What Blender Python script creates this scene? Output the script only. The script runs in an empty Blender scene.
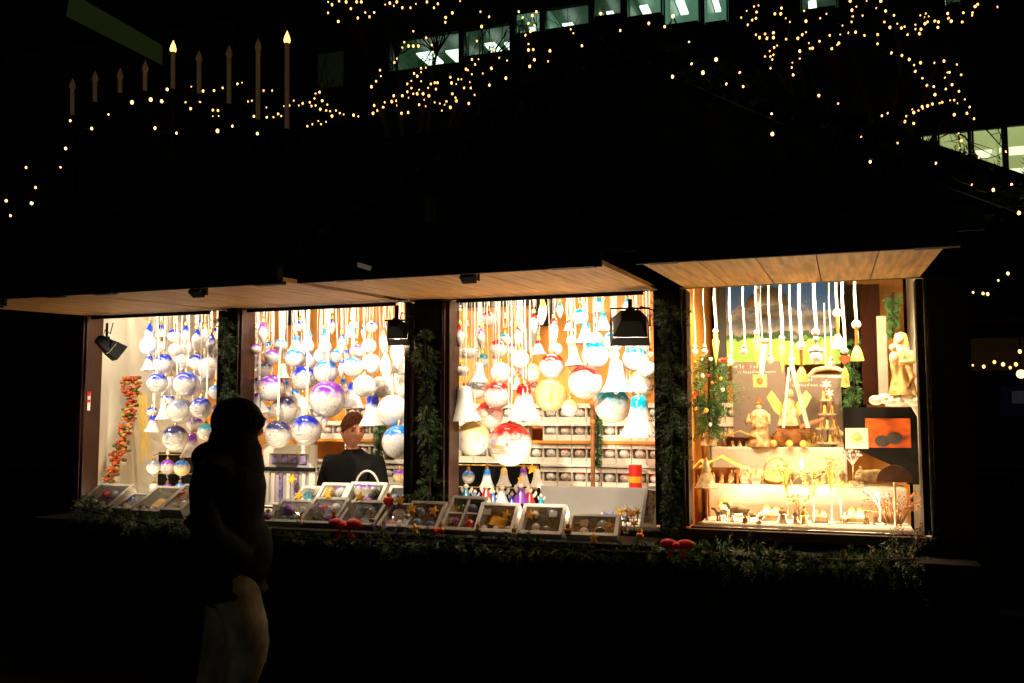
import bpy, bmesh, math, random
from mathutils import Vector, Matrix, Euler, noise
random.seed(7)
R = math.radians
C = bpy.context.scene.collection
# ------------------------------------------------------------------ camera model (used for measuring too)
F = 925.0; TH = R(19.5); DIST = 5.13; EYE = 1.6; PIT = math.atan(76.5 / F)
FW = Vector((-math.sin(TH)*math.cos(PIT), math.cos(TH)*math.cos(PIT), math.sin(PIT)))
RT = Vector((math.cos(TH), math.sin(TH), 0)); UP = RT.cross(FW)
CAM = Vector((0, -DIST, EYE))
def ray(px, py): return FW + RT*((px-512)/F) - UP*((py-341.5)/F)
def W(px, py, Y):
    d = ray(px, py); return CAM + d*((Y+DIST)/d.y)
def WX(px, py, X):
    d = ray(px, py); return CAM + d*(X/d.x)
def WZ(px, py, Z):
    d = ray(px, py); return CAM + d*((Z-EYE)/d.z)
def SC(p): return F / ((Vector(p)-CAM).dot(FW))      # pixels per metre at a point
# ------------------------------------------------------------------ materials
MATS = {}
def nodes(name):
    m = bpy.data.materials.new(name); m.use_nodes = True
    nt = m.node_tree; nt.nodes.clear(); MATS[name] = m
    out = nt.nodes.new('ShaderNodeOutputMaterial')
    b = nt.nodes.new('ShaderNodeBsdfPrincipled'); nt.links.new(b.outputs[0], out.inputs[0])
    return m, nt, b, out
def rgb(c): return (c[0], c[1], c[2], 1)
def mat(name, col, rough=.6, metal=0, var=.25, scale=8, bump=.0, stretch=(1, 1, 1), spec=.5, emit=None, es=0, coat=0, alt=None):
    if name in MATS: return MATS[name]
    m, nt, b, out = nodes(name); N = nt.nodes.new; L = nt.links.new
    tc = N('ShaderNodeTexCoord'); mp = N('ShaderNodeMapping'); mp.inputs['Scale'].default_value = stretch
    L(tc.outputs['Object'], mp.inputs[0])
    nz = N('ShaderNodeTexNoise'); nz.inputs['Scale'].default_value = scale; nz.inputs['Detail'].default_value = 6
    L(mp.outputs[0], nz.inputs['Vector'])
    cr = N('ShaderNodeValToRGB'); cr.color_ramp.elements[0].position = .3; cr.color_ramp.elements[1].position = .72
    cr.color_ramp.elements[0].color = rgb([x*(1-var) for x in (alt or col)])
    cr.color_ramp.elements[1].color = rgb([min(1, x*(1+var*.5)) for x in col])
    L(nz.outputs['Fac'], cr.inputs[0]); L(cr.outputs[0], b.inputs['Base Color'])
    b.inputs['Roughness'].default_value = rough; b.inputs['Metallic'].default_value = metal
    b.inputs['Specular IOR Level'].default_value = spec; b.inputs['Coat Weight'].default_value = coat
    if bump:
        bp = N('ShaderNodeBump'); bp.inputs['Strength'].default_value = bump; bp.inputs['Distance'].default_value = .01
        L(nz.outputs['Fac'], bp.inputs['Height']); L(bp.outputs[0], b.inputs['Normal'])
    if emit:
        b.inputs['Emission Color'].default_value = rgb(emit); b.inputs['Emission Strength'].default_value = es
        m.cycles.emission_sampling = 'NONE' if es else 'AUTO'
    return m
def painted(name, base, motif):
    """glass ornament: cap colour from the object's own colour, painted motif on the front"""
    m, nt, b, out = nodes(name); N = nt.nodes.new; L = nt.links.new
    tc = N('ShaderNodeTexCoord'); oi = N('ShaderNodeObjectInfo'); sp = N('ShaderNodeSeparateXYZ')
    L(tc.outputs['Object'], sp.inputs[0])
    nz = N('ShaderNodeTexNoise'); nz.inputs['Scale'].default_value = 3.2; nz.noise_dimensions = '4D'
    L(tc.outputs['Object'], nz.inputs['Vector'])
    mm = N('ShaderNodeMath'); mm.operation = 'MULTIPLY'; mm.inputs[1].default_value = 40; L(oi.outputs['Random'], mm.inputs[0]); L(mm.outputs[0], nz.inputs['W'])
    def math_(op, a, b_=None, c=None):
        n = N('ShaderNodeMath'); n.operation = op
        for i, v in enumerate((a, b_, c)):
            if v is None: continue
            if isinstance(v, (int, float)): n.inputs[i].default_value = v
            else: L(v, n.inputs[i])
        return n.outputs[0]
    def mix(fac, a, bb):
        n = N('ShaderNodeMix'); n.data_type = 'RGBA'
        for s, v in ((n.inputs[0], fac), (n.inputs[6], a), (n.inputs[7], bb)):
            if isinstance(v, (int, float)): s.default_value = v
            elif isinstance(v, tuple): s.default_value = v
            else: L(v, s)
        return n.outputs[2]
    h = math_('ADD', sp.outputs[2], math_('MULTIPLY', math_('SUBTRACT', nz.outputs[0], .5), .7))
    mask = N('ShaderNodeMapRange'); mask.inputs[1].default_value = .05; mask.inputs[2].default_value = .5; L(h, mask.inputs[0])
    col = rgb(base)
    n2 = N('ShaderNodeTexNoise'); n2.inputs['Scale'].default_value = 3.2; n2.inputs['Detail'].default_value = 5; n2.inputs['Roughness'].default_value = .65; L(tc.outputs['Object'], n2.inputs['Vector'])
    sh = N('ShaderNodeMapRange'); sh.inputs[1].default_value = .5; sh.inputs[2].default_value = .62; L(n2.outputs[0], sh.inputs[0])
    col = mix(math_('MULTIPLY', sh.outputs[0], .28), col, mix(.6, rgb(base), oi.outputs['Color']))
    n3 = N('ShaderNodeTexNoise'); n3.inputs['Scale'].default_value = 4.1; n3.inputs['Detail'].default_value = 4; n3.noise_dimensions = '4D'; L(mm.outputs[0], n3.inputs['W']); L(tc.outputs['Object'], n3.inputs['Vector'])
    s3 = N('ShaderNodeMapRange'); s3.inputs[1].default_value = .58; s3.inputs[2].default_value = .66; L(n3.outputs[0], s3.inputs[0])
    band = N('ShaderNodeMapRange'); band.inputs[1].default_value = .75; band.inputs[2].default_value = .3; L(math_('ABSOLUTE', math_('ADD', sp.outputs[2], .1)), band.inputs[0])
    col = mix(math_('MULTIPLY', math_('MULTIPLY', s3.outputs[0], band.outputs[0]), .6), col, rgb((.6, .3, .08)))
    def spot(x, z, rx, rz, c, cc):
        a = math_('DIVIDE', math_('SUBTRACT', sp.outputs[0], x), rx); z_ = math_('DIVIDE', math_('SUBTRACT', sp.outputs[2], z), rz)
        d = math_('ADD', math_('MULTIPLY', a, a), math_('MULTIPLY', z_, z_))
        f = math_('LESS_THAN', d, 1.0); front = math_('LESS_THAN', sp.outputs[1], 0)
        return mix(math_('MULTIPLY', math_('MULTIPLY', f, front), .75), cc, rgb(c))
    if motif == 'face':
        for q in ((-.15, -.1, .22, .07, (.95, .3, .02)), (-.4, .12, .06, .07, (.02, .02, .03)), (-.02, .14, .06, .07, (.02, .02, .03)), (.45, -.35, .22, .05, (.35, .2, .1)), (.5, .1, .1, .25, (.3, .35, .5)), (-.3, -.5, .4, .05, (.3, .35, .5))): col = spot(*q, col)
    if motif == 'speck':
        vo = N('ShaderNodeTexVoronoi'); vo.inputs['Scale'].default_value = 4.5; L(tc.outputs['Object'], vo.inputs['Vector'])
        f = math_('LESS_THAN', vo.outputs['Distance'], .2)
        col = mix(math_('MULTIPLY', f, .8), col, mix(.4, rgb((.9, .55, .1)), oi.outputs['Color']))
    if motif == 'bird':
        for q in ((-.35, .0, .18, .2, (.3, .3, .4)), (-.12, -.14, .34, .09, (.95, .35, .03)), (.32, -.02, .07, .09, (.9, .1, .02)), (.5, .2, .25, .05, (.4, .3, .3)), (-.1, -.42, .55, .035, (.5, .35, .2)), (.1, -.3, .3, .03, (.3, .3, .4))): col = spot(*q, col)
    if motif == 'stripe':
        wv = N('ShaderNodeTexWave'); wv.wave_type = 'RINGS'; wv.rings_direction = 'X'; wv.inputs['Scale'].default_value = .9; wv.inputs['Distortion'].default_value = .6
        L(tc.outputs['Object'], wv.inputs['Vector'])
        f = math_('GREATER_THAN', wv.outputs['Fac'], .8); col = mix(math_('MULTIPLY', f, .85), col, rgb((.95, .6, .12)))
    col = mix(1.0, col, oi.outputs['Color']) if motif == 'solid' else mix(mask.outputs[0], col, oi.outputs['Color'])
    L(col, b.inputs['Base Color'])
    b.inputs['Roughness'].default_value = .15; b.inputs['Coat Weight'].default_value = .8; b.inputs['Coat Roughness'].default_value = .05
    return m
PM = {k: painted('painted_glass_'+k, c, k) for k, c in (('face', (.78, .76, .72)), ('speck', (.78, .76, .72)), ('bird', (.78, .75, .7)), ('stripe', (.75, .62, .38)), ('plain', (.8, .78, .74)), ('solid', (.5, .5, .5)))}
dark = mat('dark_stained_wood', (.012, .009, .006), .7, scale=14, bump=.3, stretch=(1, 1, 6), spec=.2)
frame_w = mat('varnished_frame_wood', (.03, .008, .003), .45, scale=12, stretch=(6, 6, .8), bump=.2)
pine = mat('pine_boards', (.64, .36, .11), .6, var=.3, scale=3, stretch=(14, .7, 9), bump=.15, alt=(.46, .25, .09))
pine_wall = mat('orange_pine_wall', (.75, .31, .045), .6, var=.14, scale=3, stretch=(5, 5, .6), bump=.1, alt=(.7, .27, .035))
cream_wall = mat('cream_wall_panel', (.74, .73, .6), .8, var=.12, scale=3, bump=.1)
white_p = mat('white_painted_wood', (.78, .74, .66), .5, var=.08, scale=9, bump=.1)
frame_p = mat('dimmed_frame_paint', (.36, .33, .28), .5, var=.3, scale=22, bump=.2)  # darker copy of the white frames, stands in for dimmer light on them
ribbon_m = mat('satin_ribbon', (.85, .8, .7), .4, var=.15, scale=20)
gold = mat('gold_metal', (.85, .5, .12), .3, .9, scale=20)
black = mat('black_metal', (.006, .006, .006), .6, .0, scale=20, spec=.15)
bk_int = mat('dark_box_lining', (.035, .03, .028), .8, scale=20)
carve = mat('carved_limewood', (.85, .66, .38), .5, var=.5, scale=26, bump=.9, alt=(.55, .22, .04))
carve_d = mat('dark_carved_wood', (.32, .12, .03), .5, var=.4, scale=14, bump=.4)
straw = mat('golden_straw', (.9, .6, .15), .6, var=.3, scale=30, bump=.4)
cloth_w = mat('white_display_cloth', (.85, .78, .66), .8, var=.08, scale=6, bump=.2)
skin = mat('skin', (.5, .21, .115), .5, var=.1, scale=20)
cloth_bk = mat('black_knit', (.007, .007, .007), .9, var=.4, scale=60, bump=.3, spec=.1)
jacket_m = mat('black_coat_cloth', (.006, .006, .006), .9, var=.4, scale=30, bump=.4, spec=.1)
trouser = mat('beige_trouser_cloth', (.3, .29, .2), .9, var=.5, scale=9, bump=.9, stretch=(1, 1, .6), alt=(.2, .19, .12), spec=.1)
hair_b = mat('brown_hair', (.05, .014, .005), .85, var=.6, scale=60, stretch=(1, 1, .25), bump=.8, spec=.08)
fir = mat('fir_needles', (.05, .12, .035), .5, var=.6, scale=9, alt=(.012, .035, .01))
fir_y = mat('pale_fir_tips', (.13, .15, .04), .6, var=.5, scale=20)
bark = mat('dark_bark', (.012, .009, .007), .9, scale=12, bump=.5)
wire_m = mat('dark_green_wire', (.006, .01, .006), .6, scale=20)
red_v = mat('red_velvet', (.7, .015, .01), .5, var=.3, scale=12)
yellow_star = mat('yellow_star_foil', (.95, .45, .02), .4, var=.25, scale=20)
def emi(name, col, s, sample=False, base=(.5, .4, .3)):
    m = mat(name, base, .4, emit=col, es=s)
    m.cycles.emission_sampling = 'AUTO' if sample else 'NONE'; return m
bulb_m = emi('warm_fairy_bulb', (1, .46, .13), 4.2)
bulb_b = emi('warm_roof_bulb', (1, .5, .18), 4.5)
flame_m = emi('candle_flame_bulb', (1, .42, .1), 5)
lamp_face = emi('lamp_lens', (1, .8, .5), 2)
def glass_mat():
    m, nt, b, out = nodes('window_glass'); nt.nodes.remove(b)
    t = nt.nodes.new('ShaderNodeBsdfTransparent'); g = nt.nodes.new('ShaderNodeBsdfGlossy'); g.inputs['Roughness'].default_value = .02
    lw = nt.nodes.new('ShaderNodeLayerWeight'); lw.inputs[0].default_value = .35
    nz = nt.nodes.new('ShaderNodeTexNoise'); nz.inputs['Scale'].default_value = 3
    cr = nt.nodes.new('ShaderNodeMapRange'); cr.inputs[3].default_value = .1; cr.inputs[4].default_value = .3; nt.links.new(nz.outputs[0], cr.inputs[0])
    mu = nt.nodes.new('ShaderNodeMath'); mu.operation = 'MULTIPLY'; nt.links.new(lw.outputs['Facing'], mu.inputs[0]); nt.links.new(cr.outputs[0], mu.inputs[1])
    ad = nt.nodes.new('ShaderNodeMath'); ad.inputs[1].default_value = .03; nt.links.new(mu.outputs[0], ad.inputs[0])
    mx = nt.nodes.new('ShaderNodeMixShader'); nt.links.new(ad.outputs[0], mx.inputs[0]); nt.links.new(t.outputs[0], mx.inputs[1]); nt.links.new(g.outputs[0], mx.inputs[2])
    nt.links.new(mx.outputs[0], out.inputs[0]); return m
glass = glass_mat()
# ------------------------------------------------------------------ mesh helpers
class MB:
    def __init__(s): s.v = []; s.f = []
    def add(s, vs, fs):
        n = len(s.v); s.v += [Vector(v) for v in vs]; s.f += [tuple(i+n for i in f) for f in fs]; return s
    def box(s, c, d, rot=None, taper=1.0):
        vs = []
        for z in (-.5, .5):
            k = taper if z > 0 else 1
            for x, y in ((-.5, -.5), (.5, -.5), (.5, .5), (-.5, .5)): vs.append(Vector((x*d[0]*k, y*d[1]*k, z*d[2])))
        if rot is not None:
            M = Euler(rot).to_matrix(); vs = [M @ v for v in vs]
        return s.add([v+Vector(c) for v in vs], [(0, 3, 2, 1), (4, 5, 6, 7), (0, 1, 5, 4), (1, 2, 6, 5), (2, 3, 7, 6), (3, 0, 4, 7)])
    def tube(s, pts, r, n=8, cap=True):
        pts = [Vector(p) for p in pts]; rs = r if isinstance(r, (list, tuple)) else [r]*len(pts)
        vs = []; fs = []
        for i, p in enumerate(pts):
            t = (pts[min(i+1, len(pts)-1)]-pts[max(i-1, 0)])
            if t.length < 1e-9: t = Vector((0, 0, 1))
            t.normalize(); a = t.cross(Vector((0, 0, 1)) if abs(t.z) < .95 else Vector((1, 0, 0))).normalized(); b = t.cross(a)
            for k in range(n): vs.append(p+(a*math.cos(k*math.tau/n)+b*math.sin(k*math.tau/n))*rs[i])
        for i in range(len(pts)-1):
            for k in range(n): fs.append((i*n+k, i*n+(k+1) % n, (i+1)*n+(k+1) % n, (i+1)*n+k))
        if cap: fs += [tuple(range(n))[::-1], tuple((len(pts)-1)*n+k for k in range(n))]
        return s.add(vs, fs)
    def lathe(s, prof, c=(0, 0, 0), n=24, wob=0, sq=1):
        vs = []; fs = []; c = Vector(c)
        for r, z in prof:
            for k in range(n):
                a = k*math.tau/n; rr = r*(1+wob*math.sin(a*7)); vs.append(c+Vector((rr*math.cos(a), rr*math.sin(a)*sq, z)))
        for i in range(len(prof)-1):
            for k in range(n): fs.append((i*n+k, i*n+(k+1) % n, (i+1)*n+(k+1) % n, (i+1)*n+k))
        if prof[0][0] > 1e-4: fs.append(tuple(range(n))[::-1])
        if prof[-1][0] > 1e-4: fs.append(tuple((len(prof)-1)*n+k for k in range(n)))
        return s.add(vs, fs)
    def ball(s, c, r, n=14, sc=(1, 1, 1)):
        m = n//2+1
        vs = []; fs = []
        for i in range(m+1):
            t = math.pi*i/m
            for k in range(n): a = k*math.tau/n; vs.append(Vector(c)+Vector((math.sin(t)*math.cos(a)*sc[0], math.sin(t)*math.sin(a)*sc[1], -math.cos(t)*sc[2]))*r)
        for i in range(m):
            for k in range(n): fs.append((i*n+k, i*n+(k+1) % n, (i+1)*n+(k+1) % n, (i+1)*n+k))
        return s.add(vs, fs)
    def prism(s, poly, d0, d1, axis='y'):
        """poly of (a,b): x,z for axis y; y,z for axis x; x,y for axis z"""
        def mk(a, b, d): return (a, d, b) if axis == 'y' else ((d, a, b) if axis == 'x' else (a, b, d))
        n = len(poly); vs = [mk(a, b, d0) for a, b in poly]+[mk(a, b, d1) for a, b in poly]
        return s.add(vs, [tuple(range(n)), tuple(range(n, 2*n))[::-1]]+[(i, (i+1) % n, n+(i+1) % n, n+i) for i in range(n)])
    def star(s, c, r, d=.012, n=5, inner=.45, rot=0):
        poly = []
        for k in range(2*n):
            a = math.pi/2+k*math.pi/n+rot; q = r if k % 2 == 0 else r*inner; poly.append((c[0]+q*math.cos(a), c[2]+q*math.sin(a)))
        return s.prism(poly, c[1]-d/2, c[1]+d/2)
    def mesh(s, name, smooth=None):
        me = bpy.data.meshes.new(name); me.from_pydata(s.v, [], s.f)
        bm = bmesh.new(); bm.from_mesh(me); bmesh.ops.remove_doubles(bm, verts=bm.verts, dist=1e-6); bmesh.ops.recalc_face_normals(bm, faces=bm.faces); bm.to_mesh(me); bm.free()
        if smooth is not None:
            me.polygons.foreach_set('use_smooth', [True]*len(me.polygons)); me.set_sharp_from_angle(angle=R(smooth))
        return me
    def build(s, name, m, parent=None, smooth=35, bevel=0, loc=None):
        me = s.mesh(name, smooth); me.materials.append(m)
        return link(name, me, parent, loc, bevel)
def link(name, me, parent=None, loc=None, bevel=0):
    o = bpy.data.objects.new(name, me); C.objects.link(o); o.parent = parent
    if loc is not None: o.location = loc
    if bevel:
        b = o.modifiers.new('bevel', 'BEVEL'); b.width = bevel; b.segments = 2; b.limit_method = 'ANGLE'
    return o
def tag(o, label, cat, group=None):
    o['label'] = label; o['category'] = cat
    if group: o['group'] = group
    return o
def thing(name, label, cat, loc=(0, 0, 0), rz=0, group=None, rot=None):
    o = bpy.data.objects.new(name, None); C.objects.link(o); o.location = loc; o.rotation_euler = rot or (0, 0, rz); o.empty_display_size = .05
    return tag(o, label, cat, group)
def struct(o): o['kind'] = 'structure'; return o
ORD = ['first', 'second', 'third', 'fourth', 'fifth', 'sixth', 'seventh', 'eighth', 'ninth', 'tenth', 'eleventh', 'twelfth', 'thirteenth', 'fourteenth', 'fifteenth', 'sixteenth', 'seventeenth', 'eighteenth', 'nineteenth', 'twentieth']+['twenty-'+q for q in ('first', 'second', 'third', 'fourth', 'fifth', 'sixth', 'seventh', 'eighth', 'ninth')]
def nth(i, n):
    if n > 40: return ('%s from left' if i < n//2 else '%s from right') % ORD[min(19, i if i < n//2 else n-1-i)]
    if n == 1: return 'the only one'
    if i == 0: return 'leftmost'
    if i == n-1: return 'rightmost'
    return ORD[i]+' from left' if i < (n+1)//2 else ORD[n-1-i]+' from right'
# ------------------------------------------------------------------ setting
g = MB().add([(-60, -30, 0), (60, -30, 0), (60, 90, 0), (-60, 90, 0)], [(0, 1, 2, 3)]).build('ground', mat('wet_dark_paving', (.02, .018, .016), .55, var=.5, scale=2, bump=.3), smooth=None)
struct(g)
# ------------------------------------------------------------------ the stall
ZT = 2.305; ZB = 1.02; BW = 1.30
XA = (-4.93, -3.85); XB = (-3.655, -2.49); XC = (-2.185, -0.965); XD = (-0.78, 0.375)
stall = thing('market_stall', 'long dark wooden christmas market stall with four lit openings under raised flaps', 'market stall', (-2.2, 0, 0))
OX = 2.2
def S(mb, name, m, **k):
    for i, v in enumerate(mb.v): mb.v[i] = v+Vector((OX, 0, 0))
    return mb.build(name, m, stall, **k)
mb = MB()
x = -5.12
while x < .62:
    mb.box((x+.07, -.02, .49), (.136, .04, .98)); x += .142
mb.box((-2.25, .012, .49), (5.7, .02, .98)); S(mb, 'front_panel', dark)  # added backing keeps inside light from leaking through the board gaps
for a, b in ((-5.12, -4.985), (XA[1]+.055, XB[0]-.055), (XB[1]+.055, XC[0]-.075), (XC[1]+.02, XD[0]-.045), (XD[1]+.055, .62)):
    S(MB().box(((a+b)/2, 0, (.985+2.55)/2), (b-a, .09, 2.55-.985)), 'post', dark, bevel=.006)
S(MB().box((-2.25, 0, 2.44), (5.74, .085, .24)), 'lintel', dark)
for (a, b), w in zip((XA, XB, XC, XD), (.035, .035, .05, .03)):
    S(MB().box((a-w/2, .005, (ZT+ZB)/2), (w, .15, ZT-ZB)).box((a-w*.75, -.075, (ZT+ZB)/2), (w*.35, .012, ZT-ZB)), 'window_frame', frame_w, bevel=.004)
    S(MB().box((b+.0175, .005, (ZT+ZB)/2), (.035, .13, ZT-ZB)), 'window_frame', dark, bevel=.004)  # right jambs take the dark wood in place of shade on them
S(MB().box(((XD[0]+XD[1])/2, -.06, ZB-.035), (XD[1]-XD[0]+.1, .05, .05)).box(((XD[0]+XD[1])/2, .03, ZB-.012), (XD[1]-XD[0], .13, .02)), 'window_sill', frame_w, bevel=.004)
S(MB().box(((XD[0]+XD[1])/2, .02, (ZT+ZB)/2), (XD[1]-XD[0], .004, ZT-ZB)), 'window_pane', glass, smooth=None)
S(MB().box((-2.98, -.2, .935), (4.1, .36, .03)), 'counter_shelf', dark, bevel=.004)
S(MB().box((-.05, -.16, .90), (1.3, .24, .03)), 'counter_shelf', dark, bevel=.004)
S(MB().box((-2.95, .26, .985), (4.02, .48, .03)), 'counter_top', white_p, bevel=.004)
# inner walls
S(MB().box((-2.95, BW+.02, 1.3), (4.1, .04, 2.6)), 'back_wall', pine_wall)
S(MB().box((-5.0, .65, 1.3), (.03, 1.3, 2.6)), 'side_wall', cream_wall)
S(MB().box((XD[0]-.055, .68, 1.3), (.03, 1.24, 2.6)), 'partition', pine_wall)
S(MB().box((XD[1]+.06, .68, 1.3), (.03, 1.24, 2.6)), 'side_wall', cream_wall)
S(MB().box((-.2, BW, 1.3), (1.2, .04, 2.6)), 'back_wall', pine_wall)
S(MB().box((-2.3, .65, 2.62), (5.7, 1.4, .03)), 'ceiling', mat('dim_ceiling_wood', (.1, .05, .02), .8, scale=6, stretch=(1, 8, 1)))
S(MB().box((-2.3, .65, .03), (5.7, 1.3, .04)), 'floor', dark)
# flaps (each of boards running out from the wall)
FL = 1.3; fz0, fz1 = 2.318, 2.262
for (a, b, dz) in ((-5.0, -3.87, 0), (-3.85, -2.54, 0), (-2.44, -.95, -.004), (-.79, .40, -.004)):
    fl = MB(); n = 5; w = (b-a)/n
    for i in range(n):
        x0, x1 = a+i*w+.0025, a+(i+1)*w-.0025
        y0, y1 = -.05, -FL
        fl.add([(x0, y0, fz0+dz), (x1, y0, fz0+dz), (x1, y1, fz1+dz), (x0, y1, fz1+dz), (x0, y0, fz0+.022+dz), (x1, y0, fz0+.022+dz), (x1, y1, fz1+.022+dz), (x0, y1, fz1+.022+dz)],
               [(0, 3, 2, 1), (4, 5, 6, 7), (0, 1, 5, 4), (1, 2, 6, 5), (2, 3, 7, 6), (3, 0, 4, 7)])
    f = S(fl, 'flap', pine)
    S(MB().box(((a+b)/2, -FL-.012, fz1+.03+dz), (b-a+.01, .022, .085)), 'flap_edge', dark, bevel=.003)
    for q in (a+.1, b-.1): S(MB().box((q, -.09, 2.35), (.035, .09, .012)).tube([(q-.02, -.048, 2.35), (q+.02, -.048, 2.35)], .008), 'hinge', black)
for px, py, w_ in ((53, 293, .12), (103, 292, .13), (268, 288, .16), (347, 283, .14), (572, 270, .2), (663, 264, .12), (938, 250, .16)):
    p = W(px, py, -FL-.03); S(MB().box((p.x, -FL-.035, 2.3), (w_*.8, .03, .08)).box((p.x, -FL-.02, 2.252), (w_, .05, .018)), 'edge_clamp', black, bevel=.003)
# roof: long low roof with a hipped left end, and a gable over the right half
RY = .85; RZ = 3.66
rf = MB()
ez = 2.6
rf.add([(-5.45, -.42, ez), (.7, -.42, ez), (-1.7, RY, RZ), (-4.4, RY, RZ), (-5.45, 2.1, ez), (.7, 2.1, ez),
        (-5.45, -.42, ez-.06), (.7, -.42, ez-.06), (-5.45, 2.1, ez-.06), (.7, 2.1, ez-.06)],
       [(0, 1, 2, 3), (0, 3, 4), (3, 2, 5, 4), (1, 5, 2), (0, 6, 7, 1), (4, 8, 6, 0), (6, 8, 9, 7), (1, 7, 9, 5), (4, 5, 9, 8)])
roof = S(rf, 'roof', mat('dark_shingles', (.008, .007, .006), .9, scale=20, bump=.6, spec=.05), smooth=None)
_ap = W(610, 32, -.5); _re = W(1024, 174, -.5); GX, GZ = _ap.x, _ap.z; GS = (_ap.z-_re.z)/(_re.x-_ap.x)
gr = MB()
for sg in (-1, 1):
    xe = GX+sg*(2.6 if sg > 0 else 2.0); ze = GZ-abs(xe-GX)*GS
    gr.add([(GX, -.5, GZ), (xe, -.5, ze), (xe, 2.2, ze), (GX, 2.2, GZ), (GX, -.5, GZ-.07), (xe, -.5, ze-.07), (xe, 2.2, ze-.07), (GX, 2.2, GZ-.07)],
           [(0, 1, 2, 3), (4, 7, 6, 5), (0, 4, 5, 1), (1, 5, 6, 2), (2, 6, 7, 3), (0, 3, 7, 4)])
S(gr, 'gable_roof', MATS['dark_shingles'], smooth=None)
gw = MB()
for i in range(18):
    x0 = GX-1.9+i*.215; top = GZ-.1-abs(x0+.1-GX)*GS
    if top > 2.58: gw.box((x0+.105, -.38, (2.575+top)/2), (.208, .03, top-2.575))
S(gw, 'gable_wall', dark)
S(MB().box((-2.4, -.435, 2.53), (6.1, .025, .13)), 'fascia', dark)
p = W(359, 265, -1.33); S(MB().box(p, (.13, .006, .022), rot=(0, R(18), 0)), 'name_plate', mat('self_lit_white_plate', (.25, .2, .14), .6, emit=(1, .8, .5), es=.06))  # plate emits faintly in place of light falling on it
p = W(431, 210, -.405); S(MB().box(p, (.07, .01, .15)).box(p+Vector((0, -.007, .03)), (.02, .006, .05)), 'number_plate', mat('dim_plate', (.03, .022, .015), .6))
# ------------------------------------------------------------------ spotlights under the flaps and floodlights
def lamp_obj(name, kind, parent, loc, target, energy, col, **k):
    l = bpy.data.lights.new(name, kind); l.energy = energy; l.color = col
    for a, v in k.items(): setattr(l, a, v)
    o = bpy.data.objects.new(name, l); C.objects.link(o); o.parent = parent; o.location = loc
    o.rotation_euler = (Vector(target)-Vector(loc)).to_track_quat('-Z', 'Y').to_euler(); return o
WARM = (1, .83, .6); AMBER = (1, .74, .42)
spots = [(-4.42, 'before the leftmost opening', 'A', 125), (-3.07, "before the seller's opening", 'B', 150), (-1.58, 'before the third opening', 'C', 190)]
for X, where, bay, en in spots:
    t = thing('spotlight', 'black cylindrical spotlight under the flap edge '+where, 'spotlight', (X, -1.24, 2.235), group='spotlights under the flaps')
    d = (Vector((X, .0, 1.66))-Vector((X, -1.24, 2.235))).normalized()
    MB().box(-d*.02, (.07, .05, .045), rot=(R(-28), 0, 0), taper=.8).build('housing', black, t)
    MB().tube([d*.007, d*.009], [.018, .018], 16).build('lens', lamp_face, t)
    MB().box((0, 0, .033), (.08, .03, .008)).box((-.04, 0, .014), (.006, .02, .05)).box((.04, 0, .014), (.006, .02, .05)).build('bracket', black, t)
    lamp_obj('spot_bulb', 'SPOT', t, d*.05, d*1.0, en*1.15, WARM, spot_size=R(50), spot_blend=.4, shadow_soft_size=.035)
for X, where, en in ((-.62, 'left', 62), (-.2, 'middle', 62), (.22, 'right', 62)):
    t = thing('spotlight', 'added black spotlight inside the top of the glazed display, '+where+' of three', 'spotlight', (X, .1, 2.38), group='added spotlights inside the glazed display')
    d = Vector((0, .5, -.85)).normalized()
    MB().tube([-d*.06, d*.0, d*.03], [.025, .03, .034], 16).build('housing', black, t); MB().tube([d*.0305, d*.032], [.028, .028], 16).build('lens', lamp_face, t)
    MB().box((0, -.02, .05), (.02, .02, .08)).build('bracket', black, t)
    lamp_obj('spot_bulb', 'SPOT', t, d*.05, d*1.0, en, AMBER, spot_size=R(130), spot_blend=.6, shadow_soft_size=.04)  # added spots hidden behind the lintel, brighten the display goods
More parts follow.
